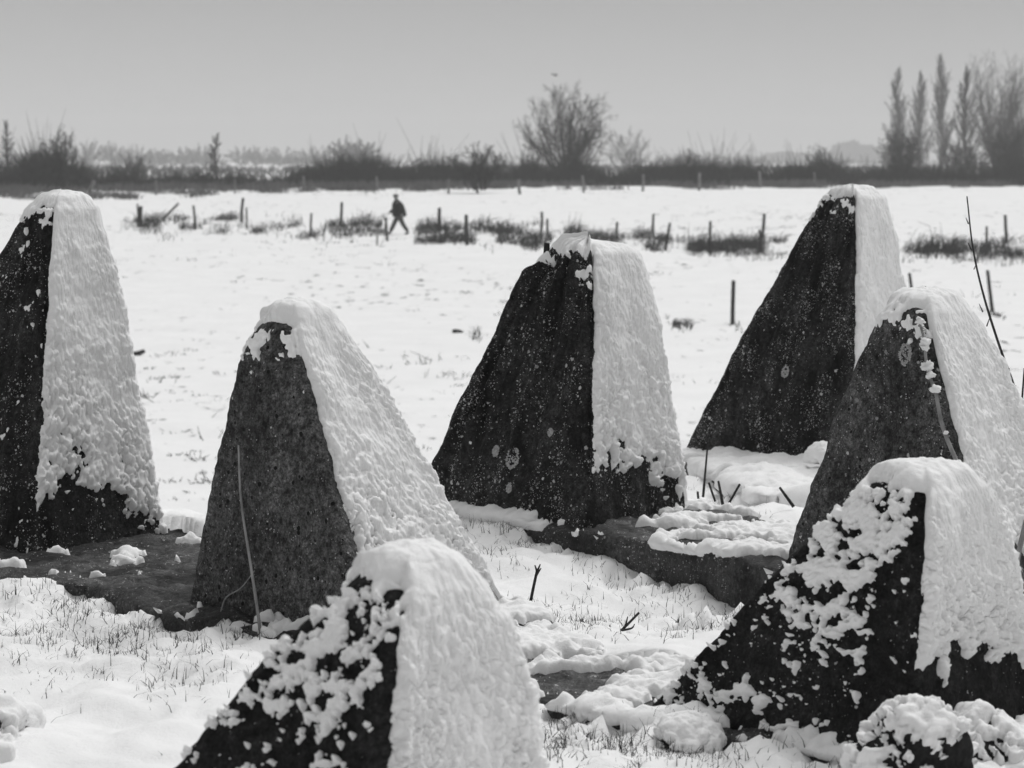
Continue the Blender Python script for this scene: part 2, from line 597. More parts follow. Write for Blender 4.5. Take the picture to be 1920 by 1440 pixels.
# ------------------------------------------------------------------ dragon's teeth
def tooth_grid(t, ncol, nback, nv, nk):
    """P[rows, cols, 3] over a rounded, domed frustum; face index, a along the face, v up the face, k across the cap"""
    base = np.array([at(*p) for p in t['base']])
    top = np.array([at(*p) for p in t['top']])
    ztop = t.get('ztop', float(np.mean(top[:, 2])))
    top[:, 2] = ztop
    base[:, 2] = 0.0
    base = np.vstack([base, base[0] + base[2] - base[1]])
    top = np.vstack([top, top[0] + top[2] - top[1]])
    base_c, top_c = base.mean(0), top.mean(0)
    # carry the faces on below the ground
    low = base + (base - top) * (0.25 / ztop)
    face, aa = [], []
    for i, n in enumerate((ncol, ncol, nback, nback)):
        q = np.linspace(0, 1, n, endpoint=False)
        q = 0.5 - 0.5 * np.cos(q * math.pi) * 0.35 - (0.5 - q) * 0.65 if n > 30 else q
        face += [i] * n
        aa += list(q)
    face, aa = np.array(face), np.array(aa)
    cor = np.array([[-1, -1], [1, -1], [1, 1], [-1, 1]], float)
    sq = cor[face] + (cor[(face + 1) % 4] - cor[face]) * aa[:, None]
    # the rounded top keeps more of the section's corners round
    vv = np.linspace(0, 1, nv)
    vlow = np.linspace(-0.2, 0, 4)[:-1]
    vv = np.concatenate([vlow, vv])
    kk = np.linspace(1, 0.02, nk + 1)[1:]
    rows = [(v_, 1.0) for v_ in vv] + [(1.0, k_) for k_ in kk]
    P = np.zeros((len(rows), len(face), 3))
    V = np.zeros((len(rows), len(face)))
    K = np.ones_like(V)
    dome = t.get('dome', 0.08)
    for j, (v_, k_) in enumerate(rows):
        rho = 0.08 + 0.42 * max(0.0, v_) ** 5 + 0.25 * (1 - k_)
        inn = np.clip(sq, -1 + rho, 1 - rho)
        dd = sq - inn
        ln = np.linalg.norm(dd, axis=1, keepdims=True)
        s2 = (inn + dd / np.maximum(ln, 1e-9) * rho) * k_
        C = base + (top - base) * v_
        sh = max(0.0, (v_ - 0.80) / 0.20)
        s2 = s2 * (1 - t.get('shoulder', 0.09) * sh ** 2.2)
        # upper shoulder leans in a little
        w = [(1 - s2[:, 0]) * (1 - s2[:, 1]), (1 + s2[:, 0]) * (1 - s2[:, 1]), (1 + s2[:, 0]) * (1 + s2[:, 1]), (1 - s2[:, 0]) * (1 + s2[:, 1])]
        P[j] = sum(w[i][:, None] * C[i] for i in range(4)) / 4
        P[j, :, 2] += dome * (1 - k_ ** t.get('flat', 2.8))
        V[j] = v_
        K[j] = k_
    F = np.broadcast_to(face, V.shape)
    A = np.broadcast_to(aa, V.shape)
    return P, F, A, V, K, base_c, ztop


TEETH = []


def make_tooth(t):
    origin = None
    for part in ('body', 'snow'):
        P, F, A, V, K, bc, zt = tooth_grid(t, *((80, 12, 90, 12) if part == 'body' else t.get('res', (165, 24, 200, 30))))
        origin = np.array([bc[0], bc[1], 0.0])
        n = grid_normals(P, True)
        sd = t['seed']
        x, y, z = P[..., 0], P[..., 1], P[..., 2]
        disp = 0.010 * fbm(x * 6, y * 6, z * 6, sd, 3) + 0.004 * fbm(x * 32, y * 32, z * 32, sd + 5, 2)
        fl = t.get('flute', 0.0)
        if fl:
            g = fbm(A * 9 + F * 13, V * 1.1, 0.0, sd + 7, 3)
            disp = disp + np.where(F == 0, fl * g * sstep(-0.1, 0.5, V), 0)
        if 'bite' in t:      # a broken piece missing from the top
            for (bpx, bpy, bY, br, bd) in t['bite']:
                c = at(bpx, bpy, bY)
                d2 = np.linalg.norm(P - c, axis=-1)
                disp = disp - bd * (1 - sstep(0.3 * br, br, d2))
        B = P + n * disp[..., None]
        if part == 'body':
            root = thing('dragons_tooth', origin, t['label'], 'tank obstacle', 'concrete dragon\'s teeth on the bank')
            fcs = grid_faces(P.shape[0], P.shape[1], True)
            body = link('body', B.reshape(-1, 3), fcs, t['mat'], root, origin=origin)
            TEETH.append((root, B, n, origin))
            continue
        # ---- snow
        W = t['W']
        H = zt
        a0 = t.get('a0', 0.02)
        vl = np.interp(A, t['vlow'][0], t['vlow'][1])
        uu, ww = A * W, V * H
        ang = math.radians(t.get('ang', -32))
        ur, wr = uu * math.cos(ang) + ww * math.sin(ang), -uu * math.sin(ang) + ww * math.cos(ang)
        wx = 0.02 * fbm(uu / 0.06, ww / 0.06, 0.3, sd + 19, 2)
        lump1 = np.abs(perlin((ur + wx) / 0.046, (wr - wx) / 0.030, 0.5, sd + 20)) ** 0.55
        lump2 = np.abs(perlin((ur - wx) / 0.021, (wr + wx) / 0.016, 0.5, sd + 21)) ** 0.6
        lump3 = np.abs(perlin(uu / 0.012, ww / 0.011, 0.5, sd + 22))
        big = fbm(uu / 0.3, ww / 0.3, 0.2, sd + 23, 2)
        rough = np.interp(V, [0, 0.35, 0.75, 1.0], [1.5, 1.3, 0.85, 0.35]) * t.get('rough', 1.0) * np.clip(1.0 + 0.9 * fbm(uu / 0.22, ww / 0.28, 0.7, sd + 28, 2), 0.35, 1.7)
        ragged = fbm(uu / 0.11, ww / 0.11, 0.1, sd + 24, 3) * 0.16 + fbm(uu / 0.035, ww / 0.035, 0.1, sd + 25, 2) * 0.06
        lowx = (V - vl) + ragged * 0.75
        edge0 = (A - a0) * W + 0.020 * fbm(uu / 0.10, ww / 0.10, 0.4, sd + 26, 5, 0.62) - 0.004
        edge1 = (1.015 - A) * W
        lim = np.minimum(np.minimum(lowx * H * 0.6, edge0 * 1.2), edge1)
        # thin spots low on the face where the dark concrete grins through
        thin = t.get('thin', 0.0) * np.clip(1.1 - (V - vl) * 3.2, 0, 1) * np.clip(0.30 - lump1 - 0.35 * lump2 + 0.5 * big, 0, 0.4)
        tf = puff(lim, 0.045, t.get('T', 0.026)) + np.where(lim > 0, rough * (0.017 * lump1 + 0.009 * lump2 + 0.004 * lump3 + 0.009 * fbm(uu / 0.1, ww / 0.07, 0.8, sd + 29, 2)) - 0.012 * rough + 0.010 * big, 0) - thin * 0.25
        # clumps on the other faces
        cs = t.get('cscale', 1.0)
        q1 = billow(x / (0.030 * cs), y / (0.030 * cs), z / (0.026 * cs), sd + 30, 3)
        q2 = fbm(x / (0.085 * cs), y / (0.085 * cs), z / (0.07 * cs), sd + 31, 4, 0.65)
        m = t['mask'](A, V) if 'mask' in t else np.full_like(A, -1.0)
        fringe = (V - t.get('fringe', 0.94)) * 9.0 + 0.25 * np.sin(A * 7 + sd)
        m = np.maximum(m, np.minimum(fringe, 0.24) + 0.35 * sstep(0.0, 0.5, 1 - K))
        m = np.minimum(m, A * 14 - 0.2 + 2 * (V > 0.97))
        c0 = q1 * 1.5 + q2 * 1.15 + m - 0.56
        tl = puff(c0, 0.5, 0.017 * t.get('clump', 0.6)) + np.where(c0 > 0, 0.005 * lump3 + 0.014 * t.get('clump', 0.6) * q1, 0)
        for ax_ in (0, 1):
            tl = 0.25 * np.roll(tl, 1, ax_) + 0.5 * tl + 0.25 * np.roll(tl, -1, ax_)
        ts = np.where(F == 1, np.maximum(tf, np.where(V > 0.9, tl, -1)), np.where(F == 0, tl, np.where(F == 3, np.where(V > 0.96, tl, -0.02), 0.02)))
        # cap
        capt = t.get('Tcap', 0.042) + 0.010 * fbm(x / 0.09, y / 0.09, z / 0.09, sd + 33, 3) + 0.006 * billow(x / 0.025, y / 0.025, z / 0.025, sd + 34, 2)
        mix = np.where(F == 0, sstep(0.10, 0.55, 1 - K), sstep(0.0, 0.34, 1 - K))
        bare = t.get('cap_bare', 0.0)
        if bare:
            s_left = np.where(F == 0, 1.0, np.where(F == 3, 0.7, 0.0))
            capt = capt - bare * s_left * np.clip(0.75 - q1 * 2.0 - (1 - K), 0, 1) * 0.12
        soft = sstep(0.90, 1.0, V) * (F == 1)
        ts = ts * (1 - 0.5 * soft) + 0.5 * soft * (0.02 + 0.5 * (capt - 0.02))
        ts = np.where(K < 1, ts * (1 - mix) + capt * mix, ts)
        ts = np.maximum(ts, -0.02)
        ker = np.hanning(29)[1:-1]
        ker /= ker.sum()
        acc = sum(w_ * np.roll(ts, i_ - 13, axis=1) for i_, w_ in enumerate(ker))
        wide = sum(w_ * np.roll(acc, 2 * (i_ - 13), axis=1) for i_, w_ in enumerate(ker))
        acc = np.where(K < 1, wide, acc)
        capb = np.where(F == 0, sstep(0.35, 0.85, A), np.where(F == 1, 1 - sstep(0.15, 0.65, A), 0.0)) * sstep(0.0, 0.15, 1 - K)
        bl = np.where(K < 1, 1.0, sstep(0.93, 1.0, V)) * np.where(F == 0, sstep(0.90, 0.98, A), np.where(F == 1, 1 - sstep(0.03, 0.20, A), 0.0))
        bl = np.maximum(bl, capb)
        ts = ts * (1 - bl) + acc * bl
        nn = n.copy()
        nn[..., 2] += 0.25
        nn /= np.linalg.norm(nn, axis=-1, keepdims=True)
        S = (B + nn * ts[..., None]).reshape(-1, 3)
        v_, f_ = cull(S, grid_faces(P.shape[0], P.shape[1], True), (ts > -0.004).ravel())
        link('snow_cover', v_, f_, M_SNOW, root, origin=origin)
    return root


MC_DARK = mat_concrete('concrete_dark', 0.0025, 0.034, fleck=1.2, streak=0.75, seedoff=3.0)
MC_DARK2 = mat_concrete('concrete_dark_lichen', 0.0025, 0.042, fleck=1.5, streak=0.8, seedoff=8.0, fleck_col=0.5)
MC_GREY = mat_concrete('concrete_grey_pitted', 0.030, 0.100, fleck=0.45, pits=0.35, streak=0.35, seedoff=5.0, big=False)
MC_GREY2 = mat_concrete('concrete_grey_lichen', 0.014, 0.095, fleck=1.0, pits=0.15, streak=0.4, seedoff=14.0)
MC_BLACK = mat_concrete('concrete_wet_black', 0.0025, 0.020, fleck=0.30, streak=0.4, seedoff=21.0, big=False)
MC_SLAB = mat_concrete('concrete_slab', 0.006, 0.045, fleck=0.6, pits=0.2, streak=0.2, seedoff=30.0, wet=True)


def mask_e(a, v):
    m = np.minimum((v - 0.56) * 1.8, 0.38)
    m = np.minimum(m, (0.86 - a) * 5 - 0.05)
    m = np.minimum(m, (a - 0.02) * 6 - 0.1)
    return np.maximum(m, -0.6)


def mask_g(a, v):
    m = np.minimum((v - 0.34 - 0.10 * np.sin(a * 5 + 0.4)) * 3.0, 0.52)
    m = np.minimum(m, (0.70 - a + np.maximum(v - 0.72, 0) * 1.3) * 5)
    m = np.minimum(m, (a - 0.03) * 7 - 0.05)
    low = np.minimum((0.15 - v) * 2.0, 0.08) - 0.08 - 0.25 * (a > 0.6)
    return np.maximum(np.maximum(m, low), -0.6)


def mask_a(a, v):
    return np.maximum(np.minimum((0.10 - v) * 3, 0.1) + (0.5 - a) * 0.2, np.where(v > 0.92, 0.0, -0.5))


ROWS = [
    dict(label='tall dark tooth cut by the left edge, bare arch at its snowy foot', seed=101, mat=MC_DARK,
         base=[(-300, 1010, 11.2), (55, 1040, 10.37), (310, 1000, 11.0)], top=[(36, 398, 11.0), (97, 395, 10.85), (196, 395, 11.1)], W=0.8,
         vlow=([0, 0.12, 0.35, 0.55, 0.72, 0.85, 1], [0.15, 0.17, 0.21, 0.17, 0.10, 0.03, -0.05]), ang=-35, thin=0.55, dome=0.05, mask=mask_a, fringe=0.965, flute=0.015, rough=0.9),
    dict(label='grey pitted tooth with a pale stalk before it, behind the nearest tooth', seed=202, mat=MC_GREY,
         base=[(350, 1130, 9.25), (690, 1205, 8.48), (938, 1125, 9.3)], top=[(450, 622, 9.1), (545, 622, 8.95), (658, 622, 9.2)], W=0.95, a0=0.085,
         vlow=([0, 0.5, 1], [0.12, 0.16, 0.0]), ang=-30, thin=1.0, dome=0.07, shoulder=0.13, fringe=0.955, Tcap=0.05, rough=0.95),
    dict(label='dark lichen-ringed tooth with broken top and rusty stub, in the middle of the picture', seed=303, mat=MC_DARK2,
         base=[(772, 905, 11.9), (1108, 985, 11.13), (1291, 945, 11.8)], top=[(990, 480, 11.85), (1113, 480, 11.6), (1218, 480, 11.85)], W=0.85, a0=0.01,
         vlow=([0, 0.15, 0.3, 0.5, 0.75, 1], [0.23, 0.19, 0.23, 0.19, 0.13, 0.05]), ang=-32, thin=0.35, dome=0.04, fringe=0.965, flute=0.055,
         bite=[(1005, 470, 11.75, 0.16, 0.09)], Tcap=0.035, rough=0.9),
    dict(label='tall dark speckled tooth rising farthest back on the right', seed=404, mat=MC_DARK2,
         base=[(1285, 825, 14.45), (1600, 865, 13.6), (1742, 850, 14.4)], top=[(1528, 376, 14.35), (1605, 374, 14.1), (1668, 374, 14.4)], W=1.0, a0=0.01,
         vlow=([0, 1], [0.05, 0.05]), ang=-30, dome=0.04, fringe=0.97, flute=0.03, rough=0.7, Tcap=0.04),
    dict(label='grey tooth with round lichen ring and bramble stem, at the right edge of the picture', seed=505, mat=MC_GREY2,
         base=[(1460, 1075, 9.9), (1870, 1160, 8.93), (2048, 1075, 9.9)], top=[(1628, 592, 9.65), (1738, 592, 9.4), (1840, 592, 9.7)], W=1.1, a0=0.03,
         vlow=([0, 0.5, 1], [0.16, 0.18, 0.10]), ang=-28, thin=0.8, dome=0.06, shoulder=0.12, fringe=0.95, Tcap=0.045, rough=0.95),
    dict(label='nearest low tooth at the bottom centre, clumps of snow on its black left side', seed=606, mat=MC_BLACK,
         base=[(150, 1690, 5.6), (668, 1795, 5.12), (1066, 1690, 5.6)], top=[(598, 1110, 5.62), (752, 1112, 5.45), (944, 1112, 5.66)], W=0.65, a0=0.03,
         vlow=([0, 1], [-0.2, -0.2]), ang=-32, dome=0.060, shoulder=0.13, fringe=0.90, mask=mask_e, clump=0.9, cscale=0.72, res=(230, 24, 260, 34), T=0.03, Tcap=0.045, rough=1.0),
    dict(label='low black tooth in the bottom right corner, thick snow clumps on its left side', seed=707, mat=MC_BLACK,
         base=[(1218, 1335, 7.42), (1704, 1450, 6.68), (1962, 1365, 7.25)], top=[(1582, 930, 7.12), (1740, 925, 6.95), (1872, 925, 7.2)], W=0.76, a0=0.005,
         vlow=([0, 0.2, 0.5, 0.75, 1], [0.34, 0.36, 0.38, 0.30, 0.18]), ang=-30, dome=0.050, shoulder=0.12, fringe=0.90, mask=mask_g, clump=1.0, cscale=0.8, res=(220, 24, 250, 34), T=0.028, Tcap=0.045, rough=1.0, thin=0.2),
]
roots = [make_tooth(t) for t in ROWS]


def surface_at(idx, px, py):
    """front-facing point and normal of a tooth that is seen at a pixel"""
    _, B, n, org = TEETH[idx]
    q = proj(B)
    d = np.hypot(q[..., 0] - px, q[..., 1] - py)
    view = B - np.array([0, 0, CAM_Z])
    d = np.where((n * view).sum(-1) < 0, d, 1e9)
    j = np.unravel_index(np.argmin(d), d.shape)
    return B[j], n[j]


def lichen(idx, px, py, r, ring=0.55, seed=0, flat=0.004):
    """a crusty lichen rosette: many small scales set in a ring on the concrete"""
    root, B, n, org = TEETH[idx]
    p, nn = surface_at(idx, px, py)
    up = np.array([0, 0, 1.0]) - nn * nn[2]
    up /= np.linalg.norm(up)
    sx = np.cross(up, nn)
    rg = np.random.default_rng(seed)
    V, F = [], []
    cnt = int(70 + 2600 * r)
    for k in range(cnt):
        rr = r * (ring + (1 - ring) * math.sqrt(rg.random())) * rg.uniform(0.9, 1.12) if rg.random() < 0.86 else r * rg.random() * ring
        th = rg.random() * 2 * math.pi
        c = p + sx * rr * 0.85 * math.cos(th) + up * rr * 1.15 * math.sin(th) + nn * 0.004
        s = rg.uniform(0.0025, 0.006)
        b0 = len(V)
        for q in range(5):
            a = 2 * math.pi * q / 5 + th
            V.append(c + (sx * math.cos(a) + up * math.sin(a)) * s * rg.uniform(0.7, 1.3) - nn * 0.004)
        V.append(c + nn * flat)
        F += [(b0 + q, b0 + (q + 1) % 5, b0 + 5) for q in range(5)]
    link('lichen_rosette', np.array(V), np.array(F), M_LICHEN, root, origin=org)


lichen(2, 929, 843, 0.022, 0.35, 1)
lichen(2, 963, 862, 0.044, 0.62, 2)
lichen(2, 1031, 812, 0.016, 0.4, 3)
lichen(2, 957, 915, 0.020, 0.1, 4)
lichen(4, 1697, 666, 0.036, 0.60, 5)
lichen(3, 1473, 700, 0.028, 0.6, 6)

# iron stub in the broken top of the middle tooth
p, _ = surface_at(2, 1022, 478)
v_, f_ = tubes(path_segs([p + [0, 0.05, -0.1], p + [0.003, 0.05, 0.035], p + [0.004, 0.05, 0.055]], 0.017, 0.014), 7)
link('iron_stub', v_, f_, M_METAL, roots[2], origin=TEETH[2][3])


# ------------------------------------------------------------------ foundation beams
def make_beam(label, left, right, ztop, depth, seed, cover, n_al=260, n_ac=70, mat=None, edge_snow=0.0, deep=0.0):
    """a concrete strip between two polylines in plan; its snow lies on top in patches"""
    left, right = np.array(left, float), np.array(right, float)

    def resample(pl, n):
        s = np.concatenate([[0], np.cumsum(np.linalg.norm(np.diff(pl, axis=0), axis=1))])
        q = np.linspace(0, s[-1], n)
        return np.stack([np.interp(q, s, pl[:, 0]), np.interp(q, s, pl[:, 1])], -1)

    Lp, Rp = resample(left, n_al), resample(right, n_al)
    c = np.linspace(0, 1, n_ac)
    side = np.linspace(1, 0, 10)[:-1]
    # profile: down the left side, across the top, down the right side
    tt = np.concatenate([np.zeros(9), c, np.ones(9)])
    zz = np.concatenate([-depth * side, np.zeros(n_ac), -depth * side[::-1]])
    rnd_edge = np.concatenate([np.zeros(9), 0.025 * (np.exp(-c * 40) + np.exp(-(1 - c) * 40)), np.zeros(9)])
    P = np.zeros((n_al, len(tt), 3))
    P[..., :2] = Lp[:, None, :] * (1 - tt)[None, :, None] + Rp[:, None, :] * tt[None, :, None]
    P[..., 2] = ztop + zz - rnd_edge
    n = -grid_normals(P)
    if n[n_al // 2, len(tt) // 2, 2] < 0:
        n = -n
    x, y, z = P[..., 0], P[..., 1], P[..., 2]
    B = P + n * (0.020 * fbm(x * 5, y * 5, z * 5, seed, 3) + 0.014 * fbm(x * 18, y * 18, z * 18, seed + 3, 3))[..., None]
    # ragged arrises
    org = np.array([P[..., 0].mean(), P[..., 1].mean(), ztop - depth])
    root = thing('foundation_beam', org, label, 'foundation', 'concrete foundation beams under the teeth')
    Bs = B[::2, ::2]
    link('slab', Bs.reshape(-1, 3), grid_faces(*Bs.shape[:2]), mat or MC_SLAB, root, origin=org)
    al = np.linspace(0, 1, n_al)[:, None]
    cov = cover(al, tt[None, :], x, y)
    q = billow(x / 0.13, y / 0.09, 0.5, seed + 9, 3)
    big = fbm(x / 0.32, y / 0.20, 0.5, seed + 10, 3)
    q = q * 0.6 + 0.4 * billow(x / 0.05, y / 0.045, z / 0.05, seed + 12, 2)
    dropn = np.clip(-zz / depth, 0, 1)[None, :]
    c0 = q * 0.75 + big * 1.05 + cov - 9.0 * np.clip(dropn - 0.10 - edge_snow, 0, 1) - 0.4 * (dropn > 0)
    th = puff(c0, 0.35, 0.034) + np.where(c0 > 0, 0.030 * q + deep * (0.05 * fbm(x * 2.2, y * 1.8, 0.4, seed + 15, 3) + 0.02), 0)
    nn = n.copy()
    nn[..., 2] += 0.3
    nn /= np.linalg.norm(nn, axis=-1, keepdims=True)
    S = (B + nn * th[..., None]).reshape(-1, 3)
    v_, f_ = cull(S, grid_faces(*B.shape[:2]), (th > -0.004).ravel())
    if len(f_):
        link('snow_cover', v_, f_, M_SNOW, root, origin=org)
    return root


def cov_a(al, ac, x, y):
    # nearly bare between the first two teeth, patchy beyond
    return -0.66 + 0.60 * sstep(-0.55, -0.05, x) * np.ones_like(x) + 0.36 * np.exp(-((x + 1.98) / 0.28) ** 2 - ((y - 9.72) / 0.12) ** 2)


make_beam('wet bare concrete beam running from the left tooth down to the bottom right tooth',
          *BEAM_A,
          -0.005, 0.30, 900, cov_a, n_al=701, n_ac=121)
make_beam('snow-patched concrete beam with dark upright side, below the middle tooth',
          *BEAM_B,
          -0.005, 0.46, 930, lambda al, ac, x, y: -0.36 + 0.17 * sstep(0.40, 0.62, x) + 0.06 * np.exp(-((x + 0.2) / 0.3) ** 2), n_al=421, n_ac=101, edge_snow=-0.05)
make_beam('snow-buried concrete ledge in front of the farthest tooth',
          [(0.75, 14.75), (1.05, 14.3), (1.16, 13.2), (1.30, 12.55), (1.95, 12.0), (2.9, 11.2)],
          [(1.9, 15.5), (2.35, 15.1), (2.6, 14.4), (2.9, 13.9), (3.3, 13.2), (4.0, 12.4)],
          -0.07, 0.36, 960, lambda al, ac, x, y: 0.30 + 0 * x, n_al=241, n_ac=121, edge_snow=0.05, deep=1.0)


# ------------------------------------------------------------------ heaps beside the bottom right tooth, and the mound at the left edge
def make_heap(label, c, rx, ry, h, seed, cover, name='snowy_rubble_heap', cat='rubble', T=0.028):
    nu, nv_ = 130, 52
    th = np.linspace(0, 2 * math.pi, nu, endpoint=False)[None, :]
    ph = np.linspace(-0.25, math.pi / 2 - 0.02, nv_)[:, None]
    P = np.stack([c[0] + rx * np.cos(ph) * np.cos(th), c[1] + ry * np.cos(ph) * np.sin(th), c[2] + h * np.sin(ph) + 0 * th], -1)
    n = grid_normals(P, True)
    x, y, z = P[..., 0], P[..., 1], P[..., 2]
    B = P + n * (0.34 * max(rx, ry) * fbm(x * 5, y * 5, z * 5, seed, 3) + 0.05 * h * fbm(x * 20, y * 20, z * 20, seed + 1, 2))[..., None]
    org = np.array(c, float)
    root = thing(name, org, label, cat)
    link('rubble', B.reshape(-1, 3), grid_faces(nv_, nu, True), M_MOSS, root, origin=org)
    q1 = billow(x / 0.038, y / 0.038, z / 0.034, seed + 30, 3)
    q2 = fbm(x / 0.14, y / 0.14, z / 0.14, seed + 31, 2)
    c0 = q1 * 1.6 + q2 * 0.9 + cover + 0.5 * (n[..., 2] - 0.5) - 0.42
    ts = puff(c0, 0.35, T * 0.7) + np.where(c0 > 0, 0.022 * q1, 0)
    nn = n.copy()
    nn[..., 2] += 0.25
    S = (B + nn * ts[..., None]).reshape(-1, 3)
    v_, f_ = cull(S, grid_faces(nv_, nu, True), (ts > -0.004).ravel())
    link('snow_cover', v_, f_, M_SNOW, root, origin=org)
    return root


make_heap('domed heap of snow-clotted rubble against the foot of the bottom right tooth', at(1712, 1425, 6.5) + [0, 0, -0.05], 0.145, 0.15, 0.21, 1201, 0.22)
make_heap('snow-clotted rubble heap in the extreme bottom right corner', at(1872, 1430, 6.75) + [0, 0, -0.05], 0.18, 0.18, 0.15, 1202, 0.20)
make_heap('low snowy heap at the left foot of the bottom right tooth', at(1290, 1385, 7.1) + [0, 0, -0.03], 0.09, 0.09, 0.07, 1203, 0.45)
make_heap('snow-covered mound cut by the left edge near the bottom', at(-70, 1410, 6.9) + [0, 0, -0.05], 0.21, 0.25, 0.20, 1204, 0.55, name='snowy_mound', cat='mound')
make_heap('small snow-capped stone at the right foot of the farthest tooth', at(1548, 852, 13.3) + [0, 0, -0.03], 0.10, 0.1, 0.06, 1205, 0.5)

# ------------------------------------------------------------------ grass on the bank
def blades(pts, hmin, hmax, w, lean=0.6, seg=3, rg=None):
    rg = rg or nrng
    V, F = [], []
    n = len(pts)
    pts = np.asarray(pts, float)
    az = rg.random(n) * 2 * math.pi
    h = rg.uniform(hmin, hmax, n)
    ln = rg.random(n) ** 1.5 * lean
    wa = rg.random(n) * math.pi
    for k in range(seg + 1):
        t = k / seg
        off = h * ln * t ** 1.8
        c = pts + np.stack([np.cos(az) * off, np.sin(az) * off, h * t * (1 - 0.25 * ln * t) - 0.01], -1)
        ww = w * (1 - t * 0.85) * 0.5
        for sgn, third in ((-1, 0), (1, 0), (0, 1)):
            o = np.stack([np.cos(wa) * ww * sgn - np.sin(wa) * ww * 0.6 * third, np.sin(wa) * ww * sgn + np.cos(wa) * ww * 0.6 * third, np.zeros(n)], -1)
            V.append(c + o)
    V = np.stack(V, 1)
    base = np.arange(n)[:, None] * (3 * (seg + 1))
    F = []
    for k in range(seg):
        for i in range(3):
            j = (i + 1) % 3
            F.append(np.concatenate([base + 3 * k + i, base + 3 * k + j, base + 3 * k + 3 + j, base + 3 * k + 3 + i], 1))
    return V.reshape(-1, 3), np.stack(F, 1).reshape(-1, 4)


cand = np.stack([nrng.uniform(-3.4, 3.2, 140000), 5.2 + 10.5 * nrng.random(140000) ** 1.2], -1)
pr = rough_mask(cand[:, 0], cand[:, 1])
clus = fbm(cand[:, 0] * 3.0, cand[:, 1] * 3.0, 0.6, 77, 3)
dens = 1.5 * np.clip(pr, 0, 1.1) * np.clip(0.35 + 1.9 * clus, 0, 1) + 0.022 * (clus > 0.12)
dens *= (cand[:, 1] < np.interp(cand[:, 0], BACK_X, BACK_Y) + 0.3)
sel = cand[nrng.random(len(cand)) < dens]
gp = np.array([[x, y, bank_z(x, y)] for x, y in sel])
# along the feet of the teeth and the beam edges
foot = []
for (p0, p1, cnt, spread) in ((at(350, 1130, 9.25), at(690, 1205, 8.48), 420, 0.10), (at(-40, 1100, 9.7), at(330, 1130, 9.3), 160, 0.08), (at(1100, 1025, 10.95), at(1450, 1110, 10.0), 220, 0.08),
                             (at(990, 965, 11.4), at(1120, 1010, 10.95), 170, 0.09), (at(1290, 842, 14.0), at(1530, 855, 13.4), 260, 0.10), (at(1258, 1350, 7.3), at(1704, 1460, 6.6), 420, 0.12),
                             (at(1000, 1395, 7.1), at(1260, 1400, 7.0), 240, 0.10), (at(880, 1010, 10.8), at(930, 1000, 11.0), 60, 0.06)):
    for k in range(cnt):
        t = nrng.random()
        q = p0 * (1 - t) + p1 * t + np.array([nrng.normal(0, spread), nrng.normal(0, spread), 0])
        foot.append([q[0], q[1], bank_z(q[0], q[1])])
for k in range(1100):
    x, y = nrng.uniform(-3.2, 2.6), 5.4 + 9.0 * nrng.random()
    if rough_mask(np.array([x]), np.array([y]))[0] * nrng.uniform(0.3, 1.4) < 0.35:
        continue
    for j in range(int(nrng.integers(8, 22))):
        q = (x + nrng.normal(0, 0.022), y + nrng.normal(0, 0.03))
        foot.append([q[0], q[1], bank_z(*q)])
v1, f1 = blades(np.vstack([gp, np.array(foot)]), 0.014, 0.058, 0.0038, 1.9, seg=2)
tag(link('grass', v1, f1, M_GRASS), 'short dark grass blades poking through the snow on the bank', 'grass', kind='stuff')


# ------------------------------------------------------------------ single stalks and sticks
def stalk(name, label, cat, pts, r0, r1, mat, twigs=(), sides=6, smooth=True):
    P = smooth_path(pts, 5) if smooth and len(pts) > 2 else [np.asarray(p, float) for p in pts]
    org = np.asarray(P[0], float)
    segs = path_segs(P, r0, r1)
    if not twigs:
        v_, f_ = tubes(segs, sides)
        return tag(link(name, v_, f_, mat, origin=org), label, cat)
    root = thing(name, org, label, cat)
    v_, f_ = tubes(segs, sides)
    link('stem', v_, f_, mat, root, origin=org)
    for tw in twigs:
        v_, f_ = tubes(path_segs(smooth_path(tw, 4) if len(tw) > 2 else tw, r1 * 1.1, r1 * 0.5), 4)
        link('twig', v_, f_, mat, root, origin=org)
    return root


stalk('dead_stalk', 'tall pale dead stalk standing before the grey pitted tooth', 'stalk',
      [at(490, 1216, 8.62), at(485, 1160, 8.62), at(470, 1060, 8.68), at(452, 940, 8.74), at(447, 835, 8.80)], 0.0075, 0.0035, M_STALK)
stalk('grass_straw', 'thin bent straw leaning across the foot of the pale stalk', 'straw',
      [at(414, 1146, 8.9), at(424, 1120, 8.85), at(452, 1102, 8.8), at(477, 1070, 8.72)], 0.003, 0.0018, M_STALK)
b0 = at(985, 1183, 9.25)
stalk('budded_stick', 'short dark upright stick with a budded tip, alone in the snow at the centre', 'stick',
      [b0 - [0, 0, 0.06], b0, at(996, 1122, 9.25), at(1007, 1070, 9.25)], 0.0085, 0.006, M_TWIG,
      twigs=([at(1007, 1072, 9.25), at(1003, 1060, 9.24)], [at(1007, 1072, 9.25), at(1013, 1058, 9.26)], [at(1006, 1078, 9.25), at(1014, 1066, 9.22)],
             [at(986, 1183, 9.2), at(993, 1160, 9.18)], [at(1004, 1190, 9.2), at(1008, 1172, 9.2)]))
b0 = at(1131, 1210, 9.02)
stalk('fallen_twig', 'dark forked twig slanting out of the snow right of the upright stick', 'twig',
      [b0 - [0.03, 0, 0.02], b0, at(1165, 1182, 9.1), at(1198, 1149, 9.16)], 0.007, 0.0045, M_TWIG,
      twigs=([at(1150, 1194, 9.06), at(1146, 1182, 9.04), at(1143, 1172, 9.02)], [at(1165, 1182, 9.1), at(1184, 1178, 9.05), at(1190, 1170, 9.05)],
             [at(1172, 1176, 9.1), at(1177, 1156, 9.12)], [at(1140, 1203, 9.03), at(1130, 1208, 8.98)]))
